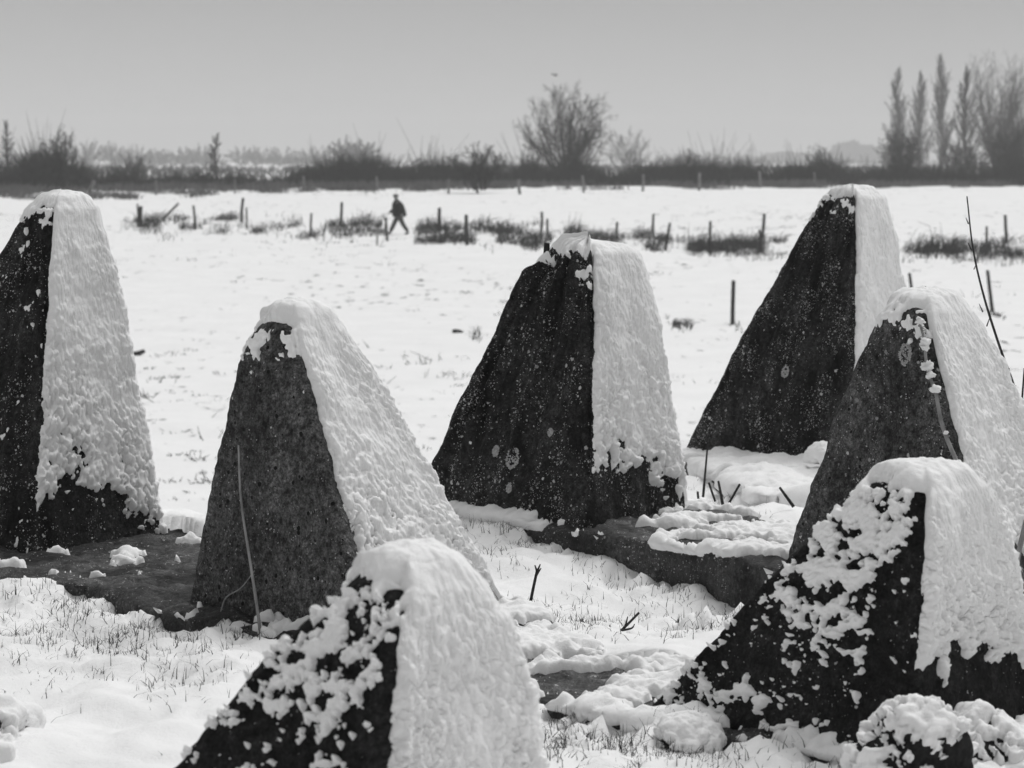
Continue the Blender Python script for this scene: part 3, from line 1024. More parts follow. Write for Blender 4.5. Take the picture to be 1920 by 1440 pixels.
stalk('side_twig', 'small branching sprig close beside the upright stick', 'twig',
      [at(1012, 1196, 9.2), at(1024, 1180, 9.2), at(1030, 1176, 9.2)], 0.004, 0.002, M_TWIG, twigs=([at(1024, 1181, 9.2), at(1024, 1170, 9.2)], [at(1026, 1178, 9.2), at(1038, 1180, 9.2)]))
stalk('thin_stem', 'single straight dark stem standing right of the middle tooth', 'stem', [at(1318, 935, 12.35), at(1322, 890, 12.4), at(1327, 832, 12.42)], 0.0075, 0.005, M_TWIG)
for k, (xa, ya, xb, yb, lab) in enumerate(((1341, 940, 1329, 905, 'short broken stem just right of the straight dark stem, leaning left'),
                                           (1356, 950, 1347, 902, 'stout broken stem at the snowy ledge, between two thinner ones'),
                                           (1366, 945, 1387, 908, 'thin broken stem leaning right over the snowy ledge'),
                                           (1488, 950, 1462, 914, 'dark broken stem leaning left beside the right-hand grey tooth'),
                                           (1312, 962, 1308, 922, 'short stub of stem close to the middle tooth'))):
    stalk('broken_stem', lab, 'stem', [at(xa, ya, 12.0), at(xb, yb, 12.05)], 0.009 if k in (1, 3) else 0.006, 0.006, M_TWIG)
stalk('bare_sapling', 'tall thin bare sapling rising behind the right-hand grey tooth', 'sapling',
      [at(1985, 1010, 10.9), at(1940, 880, 10.9), at(1904, 735, 10.9), at(1876, 655, 10.9), at(1846, 560, 10.9), at(1825, 470, 10.9), at(1813, 368, 10.9)], 0.010, 0.003, M_TWIG,
      twigs=([at(1826, 505, 10.9), at(1832, 492, 10.88)], [at(1850, 612, 10.9), at(1857, 592, 10.9)], [at(1822, 470, 10.9), at(1815, 455, 10.9)], [at(1843, 585, 10.9), at(1836, 570, 10.9)],
             [at(1895, 748, 10.9), at(1904, 740, 10.9), at(1905, 722, 10.9)], [at(1880, 705, 10.9), at(1893, 690, 10.9)], [at(1816, 420, 10.9), at(1811, 408, 10.9)], [at(1905, 770, 10.9), at(1925, 780, 10.9)]))
stalk('thin_stem', 'thin dark stem at the right edge beside the bare sapling', 'stem', [at(1912, 850, 10.5), at(1915, 770, 10.5), at(1921, 690, 10.5)], 0.006, 0.004, M_TWIG)
stalk('thick_stem', 'thick grey stem at the right edge, behind the bottom right tooth', 'stem', [at(1896, 1120, 8.2), at(1905, 1060, 8.2), at(1924, 975, 8.2)], 0.011, 0.009, M_STALK)

# bramble with blobs of snow on the right-hand grey tooth
bp = []
for (px, py, o) in ((1812, 905, 0.05), (1800, 870, 0.045), (1772, 800, 0.045), (1757, 735, 0.04), (1742, 690, 0.03), (1735, 640, 0.03), (1725, 600, 0.03)):
    p, nn = surface_at(4, px, py)
    bp.append(p + np.array([-0.35, -0.9, 0.1]) * o)
P = smooth_path(bp, 5)
br = thing('bramble_stem', P[0], 'thorny bramble stem with blobs of snow, leaning on the right-hand grey tooth', 'bramble')
v_, f_ = tubes(path_segs(P, 0.010, 0.005), 6)
link('stem', v_, f_, M_STALK, br, origin=P[0])
sg = []
for i in range(2, len(P) - 1):
    for k in range(3):
        d = nrng.normal(0, 1, 3)
        d /= np.linalg.norm(d)
        sg += path_segs([P[i], P[i] + d * 0.022], 0.0022, 0.0006)
v_, f_ = tubes(sg, 3)
tag(link('thorns', v_, f_, M_STALK, br, origin=P[0]), kind='stuff')


def snow_blob(c, r, seed, parent, org, sq=(1, 1, 0.8)):
    nu, nv_ = 22, 14
    th = np.linspace(0, 2 * math.pi, nu, endpoint=False)[None, :]
    ph = np.linspace(-math.pi / 2 + 0.05, math.pi / 2 - 0.05, nv_)[:, None]
    D = np.stack([np.cos(ph) * np.cos(th), np.cos(ph) * np.sin(th), np.sin(ph) + 0 * th], -1)
    rr = r * (0.75 + 0.7 * billow(D[..., 0] * 2, D[..., 1] * 2, D[..., 2] * 2 + seed, seed, 2) + 0.5 * fbm(D[..., 0] * 1.1, D[..., 1] * 1.1, D[..., 2] * 1.1, seed + 1, 2))
    V = np.asarray(c) + D * rr[..., None] * np.array(sq)
    link('snow_blob', V.reshape(-1, 3), grid_faces(nv_, nu, True), M_SNOW, parent, origin=org)


for k, (i, r) in enumerate(((-2, 0.020), (-7, 0.022), (-8, 0.016), (-11, 0.026), (-13, 0.020), (-16, 0.021), (-22, 0.010), (-26, 0.011))):
    snow_blob(P[i] + [0, -0.006, 0.012], r, 50 + k, br, P[0])

# ------------------------------------------------------------------ fences
ORD = ['first', 'second', 'third', 'fourth', 'fifth', 'sixth', 'seventh', 'eighth', 'ninth', 'tenth', 'eleventh', 'twelfth', 'thirteenth', 'fourteenth', 'fifteenth', 'sixteenth',
       'seventeenth', 'eighteenth', 'nineteenth', 'twentieth', 'twenty-first', 'twenty-second', 'twenty-third', 'twenty-fourth']


def post(px0, pyt, px1, pyb, wpx, label, group, mat, dY=0.0, name='fence_post', hit=None):
    g = ground_hit(px1, pyb) if hit is None else hit
    Y = g[1]
    top = at(px0, pyt, Y + dY)
    r = wpx / FPX * Y / 2
    bot = g - np.array([0, 0, 0.15])
    mid = g * 0.5 + top * 0.5 + np.array([rnd.uniform(-1, 1), rnd.uniform(-1, 1), 0]) * r * 0.5
    pts = [bot, g, mid, top]
    nu = 7
    V = []
    wob = [rnd.uniform(0.85, 1.15) for _ in range(nu)]
    for j, p in enumerate(pts):
        for k in range(nu):
            a = 2 * math.pi * k / nu
            V.append(p + np.array([math.cos(a), math.sin(a), 0]) * r * wob[k] * (1.05 - 0.06 * j))
    for k in range(nu):      # chamfered top
        a = 2 * math.pi * k / nu
        V.append(top + np.array([math.cos(a) * r * 0.6, math.sin(a) * r * 0.6, r * 0.5 * rnd.uniform(0.4, 1.2)]))
    F = [tuple(q) for q in grid_faces(5, nu, True)]
    me = bpy.data.meshes.new(name)
    me.from_pydata([tuple(q - g) for q in np.array(V)], [], [tuple(int(i) for i in q) for q in F] + [tuple(range(4 * nu, 5 * nu))])
    me.materials.append(mat)
    o = bpy.data.objects.new(name, me)
    o.location = tuple(g)
    COL.objects.link(o)
    return tag(o, label, 'fence post', group)


near = [(1375, 527, 1373, 607, 8, 'thick dark post standing alone in the snow between the middle and farthest teeth'),
        (1705, 513, 1709, 566, 7, 'dark post half hidden behind the snowy side of the farthest tooth'),
        (1852, 508, 1861, 585, 7, 'dark leaning post beside the bare sapling, nearest on the right')]
for q in near:
    post(*q, 'nearest field fence posts', M_POST)
mid = sorted([(258, 383, 258, 424, 4), (264, 388, 266, 425, 9), (363, 386, 365, 432, 5), (456, 372, 453, 417, 6), (462, 390, 463, 432, 4), (584, 400, 583, 444, 5), (641, 380, 639, 424, 6),
              (723, 408, 726, 452, 5), (708, 424, 707, 460, 3), (824, 391, 823, 432, 8), (874, 404, 876, 460, 7), (1016, 398, 1014, 440, 6), (1026, 411, 1028, 446, 5), (1006, 442, 1005, 470, 4),
              (1157, 417, 1156, 450, 5), (1225, 402, 1224, 440, 5), (1256, 419, 1247, 470, 6), (1332, 416, 1332, 478, 6), (1433, 402, 1429, 446, 6), (1424, 431, 1426, 474, 5),
              (1850, 425, 1851, 470, 5), (1885, 404, 1888, 455, 7)])
for i, q in enumerate(mid):
    post(*q, 'dark leaning post in the middle fence row, %s from the left' % ORD[i], 'posts of the middle fence row', M_POST)
far = [(176, 340, 167, 362, 8), (293, 339, 293, 366, 5), (440, 336, 440, 362, 4), (569, 331, 570, 357, 5), (706, 332, 707, 356, 5), (842, 337, 841, 363, 5), (973, 338, 975, 364, 6), (1092, 330, 1094, 361, 5),
       (1206, 328, 1205, 358, 5), (1312, 325, 1311, 357, 6), (1424, 322, 1425, 353, 5), (1527, 324, 1527, 350, 4), (1631, 318, 1632, 347, 5), (1728, 316, 1729, 344, 5), (1815, 316, 1816, 339, 4), (1909, 311, 1910, 338, 4)]
for i, q in enumerate(far):
    post(*q, 'pale weathered post in the far fence along the hedge, %s from the left' % ORD[i], 'pale posts of the far fence', M_POST_PALE)

g = ground_hit(312, 412)
v_, f_ = tubes(path_segs([at(306, 410, g[1]), at(322, 394, g[1] - 0.3), at(334, 382, g[1] - 0.6)], 0.06, 0.055), 7)
tag(link('fallen_pole', v_, f_, M_POST, origin=g), 'dark pole leaning at a slant over the grass at the left of the middle fence', 'pole')
g = ground_hit(262, 668)
v_, f_ = tubes(path_segs([g + [-0.25, 0, 0.03], g + [-0.02, 0, 0.07], g + [0.12, 0.02, 0.13]], 0.07, 0.05), 7)
tag(link('log_end', v_, f_, M_POST, origin=g), 'dark log end in the snow just right of the left tooth', 'log')
g = ground_hit(858, 626)
v_, f_ = tubes(path_segs([g + [-0.13, 0, 0.05], g + [0.0, 0.02, 0.07], g + [0.14, 0.0, 0.02]], 0.07, 0.05), 7)
tag(link('log_end', v_, f_, M_POST, origin=g), 'small dark log lying on the snow left of the middle tooth', 'log')

# ------------------------------------------------------------------ rough grass along the middle fence
rg = np.random.default_rng(77)
pts, hs = [], []
tuss = [(300, 416, 42, 0.75), (325, 412, 25, 0.6), (282, 424, 26, 0.7), (338, 427, 24, 0.35), (420, 413, 26, 0.5), (432, 410, 14, 0.6), (450, 436, 38, 0.55), (480, 436, 12, 0.5), (416, 436, 14, 0.3), (560, 424, 22, 0.4), (575, 444, 16, 0.35),
        (625, 420, 14, 0.4), (660, 424, 20, 0.6), (690, 420, 26, 0.8), (716, 424, 16, 0.7), (780, 432, 26, 0.5), (805, 428, 26, 0.8), (835, 432, 24, 0.8), (812, 455, 26, 0.7), (845, 452, 36, 0.7), (888, 456, 16, 0.9), (905, 430, 30, 0.9), (940, 436, 32, 0.9),
        (985, 436, 20, 0.5), (940, 455, 14, 0.8), (975, 460, 26, 0.7), (1000, 464, 14, 0.6), (1045, 438, 18, 0.9), (1070, 440, 24, 0.9), (1110, 444, 22, 0.5), (1150, 448, 26, 0.4), (1190, 446, 20, 0.7), (1215, 442, 18, 0.6), (1240, 452, 20, 0.5), (1215, 466, 14, 0.5),
        (1255, 474, 18, 0.6), (1290, 470, 24, 0.8), (1320, 468, 24, 0.9), (1350, 470, 26, 0.9), (1380, 462, 22, 0.9), (1410, 466, 24, 0.9), (1440, 462, 22, 0.6), (1465, 455, 16, 0.6), (1725, 474, 28, 1.1), (1755, 472, 32, 1.2), (1790, 474, 26, 1.0), (1825, 478, 14, 0.5), (1850, 476, 20, 0.6),
        (1890, 466, 22, 0.6), (1905, 482, 16, 0.8), (1280, 610, 13, 0.35), (1265, 608, 8, 0.3), (1372, 607, 9, 0.3), (1862, 590, 8, 0.2), (893, 628, 10, 0.25), (440, 470, 16, 0.10), (760, 455, 18, 0.15), (1180, 470, 26, 0.12)]
for (px, py, w, h) in tuss:
    g = ground_hit(px, py)
    wm = w / FPX * g[1]
    cnt = int(30 + 150 * wm * (0.4 + h))
    for k in range(cnt):
        a = rg.normal(0, 0.7)
        q = g + np.array([wm * a, rg.normal(0, 1.0), 0])
        hh = h * rg.uniform(0.2, 1.0) ** 1.3 * max(0.25, 1 - 0.35 * abs(a)) * (1.5 if rg.random() < 0.05 else 1.0)
        pts.append((q, hh))
for (x0_, x1_, cnt) in ((250, 500, 500), (540, 1000, 2400), (1000, 1480, 3200), (1690, 1940, 1700)):
    for k in range(cnt):
        px = rg.uniform(x0_, x1_)
        g = ground_hit(px, np.interp(px, [250, 700, 1000, 1300, 1920], [426, 436, 448, 466, 474]) + rg.normal(0, 9)) if k % 10 == 0 else g + np.array([rg.normal(0, 0.22), rg.normal(0, 0.3), 0])
        pts.append((g, rg.uniform(0.08, 0.5) ** 1.2))
sg = []
for (q, hh) in pts:
    qp = proj(q)
    if 722 < qp[0] < 776 or snoise(qp[0] * 0.022, qp[1] * 0.06, 71) + rg.normal(0, 0.08) < -0.14:
        continue
    az, ln = rg.random() * 2 * math.pi, rg.uniform(0.1, 0.9)
    d = np.array([math.cos(az) + 0.35, math.sin(az), 0]) * hh * ln
    sg += path_segs([q - [0, 0, 0.03], q + d * 0.35 + [0, 0, hh * 0.6], q + d + [0, 0, hh * (1 - 0.35 * ln)]], 0.016, 0.005)
v_, f_ = tubes(sg, 3)
tag(link('rough_grass', v_, f_, M_ROUGH), 'rough dark dead grass in tussocks along the middle fence row', 'grass', kind='stuff')

# small tufts scattered over the field
sg = []
for k in range(2600):
    y = 28 + 100 * rg.random() ** 1.4
    x = rg.uniform(-0.24, 0.24) * y
    if snoise(x * 0.12, y * 0.06, 88) + 0.5 * snoise(x * 0.25, y * 0.12, 89) + rg.normal(0, 0.22) < 0.12:
        continue
    g = np.array([x, y, float(np.interp(y, [0, 58, 75, 155], [-3.05, -3.0, -2.6, -0.25]))])
    s = rg.uniform(0.03, 0.11) * (1.0 if rg.random() < 0.9 else 2.6)
    for j in range(rg.integers(4, 11)):
        q = g + np.array([rg.normal(0, s * 1.4), rg.normal(0, s), 0])
        sg += path_segs([q, q + np.array([rg.normal(0, s * 0.6), rg.normal(0, s * 0.6), s * rg.uniform(0.4, 1.0)])], 0.010, 0.004)
v_, f_ = tubes(sg, 3)
tag(link('field_tufts', v_, f_, M_GRASS), 'scattered small grass tufts dotting the snowy field', 'grass', kind='stuff')


# ------------------------------------------------------------------ trees
def unit(v):
    return v / max(np.linalg.norm(v), 1e-9)


def grow(p, d, length, r, level, prm, out, rg):
    """a limb as a chain of short pieces that sheds side branches; out[0] wood, out[1] twigs"""
    g, sq = rg.gauss, math.sqrt
    n = prm['pieces'][level]
    wd, up = prm['wander'][level], prm['up'][level]
    px, py, pz = float(p[0]), float(p[1]), float(p[2])
    dx, dy, dz = float(d[0]), float(d[1]), float(d[2])
    st = length / n
    r0 = max(r, prm['rmin'])
    r1 = max(r * prm['taper'], prm['rmin'] * 0.8)
    pts, dirs = [(px, py, pz)], []
    dst = out[0 if level < prm['wood'] else 1]
    for i in range(n):
        dx, dy, dz = dx + g(0, wd), dy + g(0, wd), dz + g(0, wd) + up
        k = 1 / sq(dx * dx + dy * dy + dz * dz)
        dx, dy, dz = dx * k, dy * k, dz * k
        qx, qy, qz = px + dx * st, py + dy * st, pz + dz * st
        dst.append((px, py, pz, qx, qy, qz, r0 + (r1 - r0) * i / n, r0 + (r1 - r0) * (i + 1) / n))
        px, py, pz = qx, qy, qz
        pts.append((px, py, pz))
        dirs.append((dx, dy, dz))
    if level + 1 >= len(prm['pieces']):
        return
    kids = prm['kids'][level]
    for k in range(kids):
        t = prm['from'][level] + (1 - prm['from'][level]) * (k + rg.random()) / kids
        i = min(int(t * n), n - 1)
        f = t * n - i
        a, b_ = pts[i], pts[i + 1]
        q = (a[0] + (b_[0] - a[0]) * f, a[1] + (b_[1] - a[1]) * f, a[2] + (b_[2] - a[2]) * f)
        ax = dirs[i]
        vx, vy, vz = g(0, 1), g(0, 1), g(0, 1)
        sx, sy, sz = ax[1] * vz - ax[2] * vy, ax[2] * vx - ax[0] * vz, ax[0] * vy - ax[1] * vx
        m = 1 / max(sq(sx * sx + sy * sy + sz * sz), 1e-6)
        an = math.radians(g(prm['angle'][level], 7))
        c, s_ = math.cos(an), math.sin(an) * m
        nd = (ax[0] * c + sx * s_, ax[1] * c + sy * s_, ax[2] * c + sz * s_)
        ln = length * prm['ratio'][level] * rg.uniform(0.7, 1.2) * (1 - prm['fall'] * t)
        grow(q, nd, ln, (r + (r1 - r) * t) * 0.55, level + 1, prm, out, rg)


def tree(name, label, cat, px, pyb, pyt, Y, kind, seed, group=None, wpx=None, rtw=0.018, mat=None, cnt=1.0):
    rg = random.Random(seed)
    rg.normal = rg.gauss
    d = ray(px, pyb)
    x = d[0] / d[1] * Y
    z = float(terrain(np.array([x]), np.array([Y]))[0])
    base = np.array([x, Y, z])
    top = at(px, pyt, Y)[2]
    H = top - z
    out = ([], [])
    Wd = (wpx / FPX * Y / 2) if wpx else H * 0.4
    if kind == 'vase':       # many thin limbs fanning from a short trunk into a round crown
        prm = dict(pieces=[7, 5, 3, 3], wander=[0.045, 0.07, 0.09, 0.11], up=[0.05, 0.035, 0.03, 0.03], taper=0.25, rmin=rtw, wood=1, kids=[int(9 * cnt), int(6 * min(cnt, 1)), 3], ratio=[0.38, 0.5, 0.55],
                   angle=[27, 30, 32], fall=0.35)
        prm['from'] = [0.18, 0.12, 0.12]
        hb = H * 0.06
        out[0].extend(path_segs([base - [0, 0, 0.2], base + [0, 0, hb]], H * 0.03, H * 0.026))
        nl = int(20 * max(cnt, 0.6))
        for k in range(nl):
            az = k * 2.39996 + rg.random() * 0.5
            el = math.asin(-0.28 + 1.26 * (k + 0.5) / nl)      # aim points spread over an egg-shaped crown
            rx = Wd * 0.95 * math.cos(el)
            tgt = np.array([math.cos(az) * rx, math.sin(az) * rx, H * (0.52 + 0.42 * math.sin(el))])
            st = np.array([rg.gauss(0, 0.012) * H, rg.gauss(0, 0.012) * H, hb * rg.uniform(0.3, 1.3)])
            v = tgt - st
            ln = np.linalg.norm(v)
            v = unit(v) - np.array([0, 0, 0.12])
            grow(base + st, unit(v), ln * 0.93, H * rg.uniform(0.005, 0.0095), 0, prm, out, rg)
    elif kind == 'poplar':   # steep branches hugging a straight trunk
        prm = dict(pieces=[5, 4, 3], wander=[0.05, 0.08, 0.10], up=[0.10, 0.09, 0.06], taper=0.3, rmin=rtw, wood=1, kids=[int(7 * cnt), 3], ratio=[0.38, 0.5], angle=[20, 26], fall=0.4)
        prm['from'] = [0.15, 0.15]
        tr = [base - [0, 0, 0.2]]
        for i in range(1, 9):
            tr.append(base + np.array([rg.normal(0, 0.01 * H), rg.normal(0, 0.01 * H), H * 0.96 * i / 8]))
        out[0].extend(path_segs(tr, H * 0.018, rtw))
        nb = int(95 * cnt)
        for k in range(nb):
            t = 0.03 + 0.90 * (k + rg.random()) / nb
            f = t * 8
            i = min(int(f), 7)
            q = tr[i] + (tr[i + 1] - tr[i]) * (f - i)
            az = rg.random() * 2 * math.pi
            ln = H * (0.06 + 0.26 * (1 - t) ** 0.8) * rg.uniform(0.7, 1.15)
            u = min(0.99, t + 0.92 * ln / H)
            env = Wd * min(1.0, (u / 0.30) ** 0.6) * ((1 - u) / 0.72) ** 0.6 if u > 0.28 else Wd * (u / 0.28) ** 0.5
            hor = env * rg.uniform(0.35, 1.0)
            v = unit(np.array([math.cos(az) * hor, math.sin(az) * hor, ln]))
            grow(q, v, ln, H * 0.005, 0, prm, out, rg)
    elif kind == 'bush':     # stems from the ground
        prm = dict(pieces=[4, 3, 3, 2], wander=[0.12, 0.15, 0.17, 0.2], up=[0.03, 0.02, 0.02, 0.02], taper=0.35, rmin=rtw, wood=1, kids=[int(7 * cnt), 5 if cnt > 1 else 4, 3 if cnt > 1 else 2], ratio=[0.5, 0.5, 0.55], angle=[34, 36, 38], fall=0.35)
        prm['from'] = [0.12, 0.15, 0.15]
        out[0].extend(path_segs([base - [0, 0, 0.2], base + [0, 0, H * 0.12]], H * 0.03, H * 0.025))
        nl = 13
        for k in range(nl):
            az = 2 * math.pi * (k + rg.random()) / nl
            tilt = 0.1 + 1.05 * rg.random()
            v = np.array([math.cos(az) * math.sin(tilt) * Wd, math.sin(az) * math.sin(tilt) * Wd, H * (0.95 - 0.45 * tilt / 1.15)])
            grow(base + np.array([rg.normal(0, 0.12) * Wd, rg.normal(0, 0.12) * Wd, H * 0.05]), unit(v), np.linalg.norm(v) * 0.85, H * 0.012, 0, prm, out, rg)
    elif kind == 'spire':    # a trunk with drooping side branches, conical
        prm = dict(pieces=[4, 3], wander=[0.08, 0.12], up=[0.04, 0.02], taper=0.3, rmin=rtw, wood=1, kids=[int(9 * cnt)], ratio=[0.45], angle=[35], fall=0.4)
        prm['from'] = [0.15]
        tr = [base - [0, 0, 0.2]] + [base + np.array([rg.normal(0, 0.012 * H), 0, H * i / 6]) for i in range(1, 7)]
        out[0].extend(path_segs(tr, H * 0.022, rtw))
        for k in range(int(60 * cnt)):
            t = 0.12 + 0.85 * (k + rg.random()) / (60 * cnt)
            f = t * 6
            i = min(int(f), 5)
            q = tr[i] + (tr[i + 1] - tr[i]) * (f - i)
            az = rg.random() * 2 * math.pi
            ln = Wd * (1.1 - t) * rg.uniform(0.7, 1.15) + 0.05 * H
            grow(q, unit(np.array([math.cos(az), math.sin(az), 0.55 + 0.8 * t])), ln, H * 0.006, 0, prm, out, rg)
    mt = mat or M_BARK
    root = thing(name, base, label, cat, group)
    v_, f_ = tubes(np.array(out[0]), 5)
    link('trunk', v_, f_, mt, root, origin=base)
    v_, f_ = tubes(np.array(out[1]), 3)
    tag(link('crown', v_, f_, mt, root, origin=base), kind='stuff')
    return root


GT = 'bare winter trees beyond the field'
tree('bare_tree', 'large bare round-crowned tree standing over the hedge right of centre', 'tree', 1062, 335, 152, 205, 'vase', 17, GT, wpx=178, rtw=0.012, cnt=1.3)
tree('bare_tree', 'paler bare round tree just right of the large bare tree', 'tree', 1172, 330, 236, 420, 'vase', 2, GT, wpx=100, rtw=0.024, cnt=0.8)
tree('thorn_bush', 'dark thorn bush with a short trunk before the hedge, left of centre', 'bush', 895, 358, 266, 152, 'bush', 3, GT, wpx=125, rtw=0.012, cnt=1.4)
tree('bare_bush', 'round bare bush on the hedge right of the paler round tree', 'bush', 1293, 325, 272, 210, 'bush', 4, GT, wpx=70, rtw=0.014)
tree('bare_bush', 'wide bare bush standing on the hedge between pale far hills', 'bush', 1540, 322, 272, 230, 'bush', 5, GT, wpx=120, rtw=0.015)
tree('bare_bush', 'small hazy bush on the hedge line left of the thorn bush', 'bush', 785, 320, 288, 230, 'bush', 6, GT, wpx=60, rtw=0.015, cnt=0.7)
tree('bare_bush', 'hazy low bush directly right of the thorn bush', 'bush', 935, 325, 284, 215, 'bush', 7, GT, wpx=70, rtw=0.015, cnt=0.7)
tree('bare_bush', 'low branching bush at the left foot of the large bare tree', 'bush', 1000, 330, 268, 210, 'bush', 8, GT, wpx=70, rtw=0.014, cnt=0.7)
tree('bare_tree', 'slim bare tree at the left edge of the picture', 'tree', 12, 345, 228, 165, 'spire', 9, GT, wpx=46, rtw=0.013)
tree('bare_tree', 'bare twin-topped tree in the dark scrub at the left', 'tree', 112, 348, 238, 160, 'vase', 10, GT, wpx=64, rtw=0.013, cnt=0.9)
tree('bare_bush', 'arching dark bush between the two leftmost trees', 'bush', 62, 345, 278, 158, 'bush', 11, GT, wpx=80, rtw=0.013, cnt=1.3)
tree('bare_bush', 'dark bush right of the twin-topped tree at the left', 'bush', 150, 345, 296, 158, 'bush', 12, GT, wpx=70, rtw=0.012)
tree('spire_tree', 'small pointed bare tree in the hedge left of the walker', 'tree', 406, 325, 252, 220, 'spire', 13, GT, wpx=48, rtw=0.017)
tree('bare_bush', 'dark rounded bush in front of the misty trees at the left', 'bush', 250, 322, 286, 200, 'bush', 14, GT, wpx=100, rtw=0.015)
GP = 'tall trees at the right'
tree('poplar_tree', 'slender pale poplar, leftmost of the tall poplars', 'tree', 1682, 330, 120, 440, 'poplar', 20, GP, wpx=100, rtw=0.03, mat=M_BARK_PALE, cnt=0.9)
tree('poplar_tree', 'slender pale poplar, second and lowest of the poplars', 'tree', 1723, 330, 130, 450, 'poplar', 21, GP, wpx=100, rtw=0.03, mat=M_BARK_PALE, cnt=0.9)
tree('poplar_tree', 'tallest slender pale poplar, third from the left', 'tree', 1762, 330, 96, 430, 'poplar', 22, GP, wpx=108, rtw=0.03, mat=M_BARK_PALE, cnt=0.9)
tree('poplar_tree', 'darker broad poplar right of the slender pale ones', 'tree', 1808, 332, 118, 330, 'poplar', 23, GP, wpx=150, rtw=0.024, cnt=0.9)
tree('bare_tree', 'darkest and broadest of the tall bare trees near the right edge', 'tree', 1868, 332, 92, 320, 'vase', 24, GP, wpx=92, rtw=0.014, cnt=1.1)
tree('bare_tree', 'tall dark bare tree cut by the right edge of the picture', 'tree', 1912, 332, 118, 330, 'vase', 25, GP, wpx=76, rtw=0.014, cnt=1.0)
tree('bare_bush', 'spreading dark bush at the foot of the leftmost poplar', 'bush', 1690, 330, 232, 230, 'bush', 26, GT, wpx=130, rtw=0.018, cnt=1.7)
tree('bare_bush', 'dark bush under the darker broad poplar', 'bush', 1800, 332, 262, 235, 'bush', 27, GT, wpx=130, rtw=0.019, cnt=1.7)
tree('bare_bush', 'dense dark bush in the corner below the right-hand poplars', 'bush', 1890, 332, 236, 230, 'bush', 28, GT, wpx=150, rtw=0.02, cnt=1.9)
GM = 'misty trees in the distance'
mist = [(165, 262, 70, 'hazy round tree just right of the dark left scrub'), (212, 266, 44, 'slim hazy tree, second of the misty row'), (255, 274, 60, 'hazy broad tree above the dark rounded bush'),
        (300, 278, 44, 'hazy tree, fourth of the misty row from the left'), (345, 276, 50, 'hazy tree left of the small pointed tree'), (380, 270, 50, 'hazy tree half behind the small pointed tree'),
        (452, 276, 50, 'hazy tree right of the small pointed tree'), (480, 274, 34, 'narrow hazy pointed tree, middle of the misty row'), (525, 276, 66, 'hazy broad tree, middle of the misty row'),
        (592, 274, 60, 'hazy tree left of the dense rounded tree'), (662, 262, 74, 'dense rounded misty tree, darkest of the misty row'), (698, 286, 40, 'low hazy tree at the right end of the misty row')]
for k, (px, pyt, w, lab) in enumerate(mist):
    tree('misty_tree', lab, 'tree', px, 322, pyt, 1000 if k != 10 else 760, 'vase', 40 + k, GM, wpx=w * 1.3, rtw=0.14 if k != 10 else 0.19, cnt=0.68 if k != 10 else 0.9)


# hedge: dense dark scrub along the far edge of the field
rg = np.random.default_rng(99)
sg = []
for k in range(10500):
    px = rg.uniform(-160, 2080)
    Yb = np.interp(px, [-160, 0, 300, 900, 1500, 1920, 2080], [138, 142, 150, 160, 168, 172, 174])
    back = rg.random() ** 0.7
    Y = Yb + 14 + 8 * snoise(px * 0.02, 0.7, 61) + back * 18
    x = (px - 960) / FPX * Y
    z = float(np.interp(Y, [75, 155, 175, 300], [-2.6, -0.25, -0.2, -1.0]))
    hmax = np.interp(px, [-160, 120, 190, 260, 600, 1250, 1340, 1640, 1920, 2080], [1.6, 1.5, 1.15, 0.95, 1.15, 1.2, 1.15, 1.25, 1.3, 1.3])
    if back < 0.4 and snoise(px * 0.014, back * 3, 5) > -0.05:
        if rg.random() < 0.7:
            continue
    h = hmax * (0.6 + 0.9 * back) * rg.uniform(0.7, 1.25) * max(0.35, 1 + 1.2 * snoise(px * 0.013, Y * 0.05, 9) + 1.2 * snoise(px * 0.045, Y * 0.1, 19)) * (1.7 if rg.random() < 0.04 else 1.0)
    q = np.array([x, Y, z - 0.1])
    for j in range(4):
        d = np.array([rg.normal(0, 0.30), rg.normal(0, 0.30), 1.0]) * h * rg.uniform(0.5, 1.0)
        q2 = q + np.array([rg.normal(0, 0.35), rg.normal(0, 0.3), 0])
        sg.append(np.concatenate([q2, q2 + d, [0.030, 0.008]]))
v_, f_ = tubes(np.array(sg), 3)
tag(link('hedge', v_, f_, M_BARK), 'dark leafless scrub hedge along the far edge of the field', 'hedge', kind='stuff')
sg = []
for k in range(15000):
    px = rg.uniform(-160, 2080)
    Yb = np.interp(px, [-160, 0, 300, 900, 1500, 1920, 2080], [134, 140, 146, 155, 163, 168, 170])
    Y = Yb + 6 * snoise(px * 0.016, 0.2, 45) + rg.random() ** 1.1 * 22
    if snoise(px * 0.014, Y * 0.22, 15) + 0.6 * snoise(px * 0.05, Y * 0.4, 25) < 0.20 + 0.35 * snoise(px * 0.02, 0.5, 35) - 0.012 * (Y - Yb):
        continue
    x = (px - 960) / FPX * Y
    z = float(np.interp(Y, [75, 155, 175, 300], [-2.6, -0.25, -0.2, -1.0]))
    h = rg.uniform(0.15, 0.65)
    for j in range(3):
        d = np.array([rg.normal(0.1, 0.5), rg.normal(0, 0.5), 1.0]) * h * rg.uniform(0.5, 1.0)
        q2 = np.array([x, Y, z]) + np.array([rg.normal(0, 0.3), rg.normal(0, 0.3), 0])
        sg.append(np.concatenate([q2, q2 + d, [0.028, 0.008]]))
v_, f_ = tubes(np.array(sg), 3)
tag(link('verge_grass', v_, f_, mat_plain('verge_grass', 0.06, 0.20, 0.8)), 'long dead grass at the foot of the far hedge', 'grass', kind='stuff')

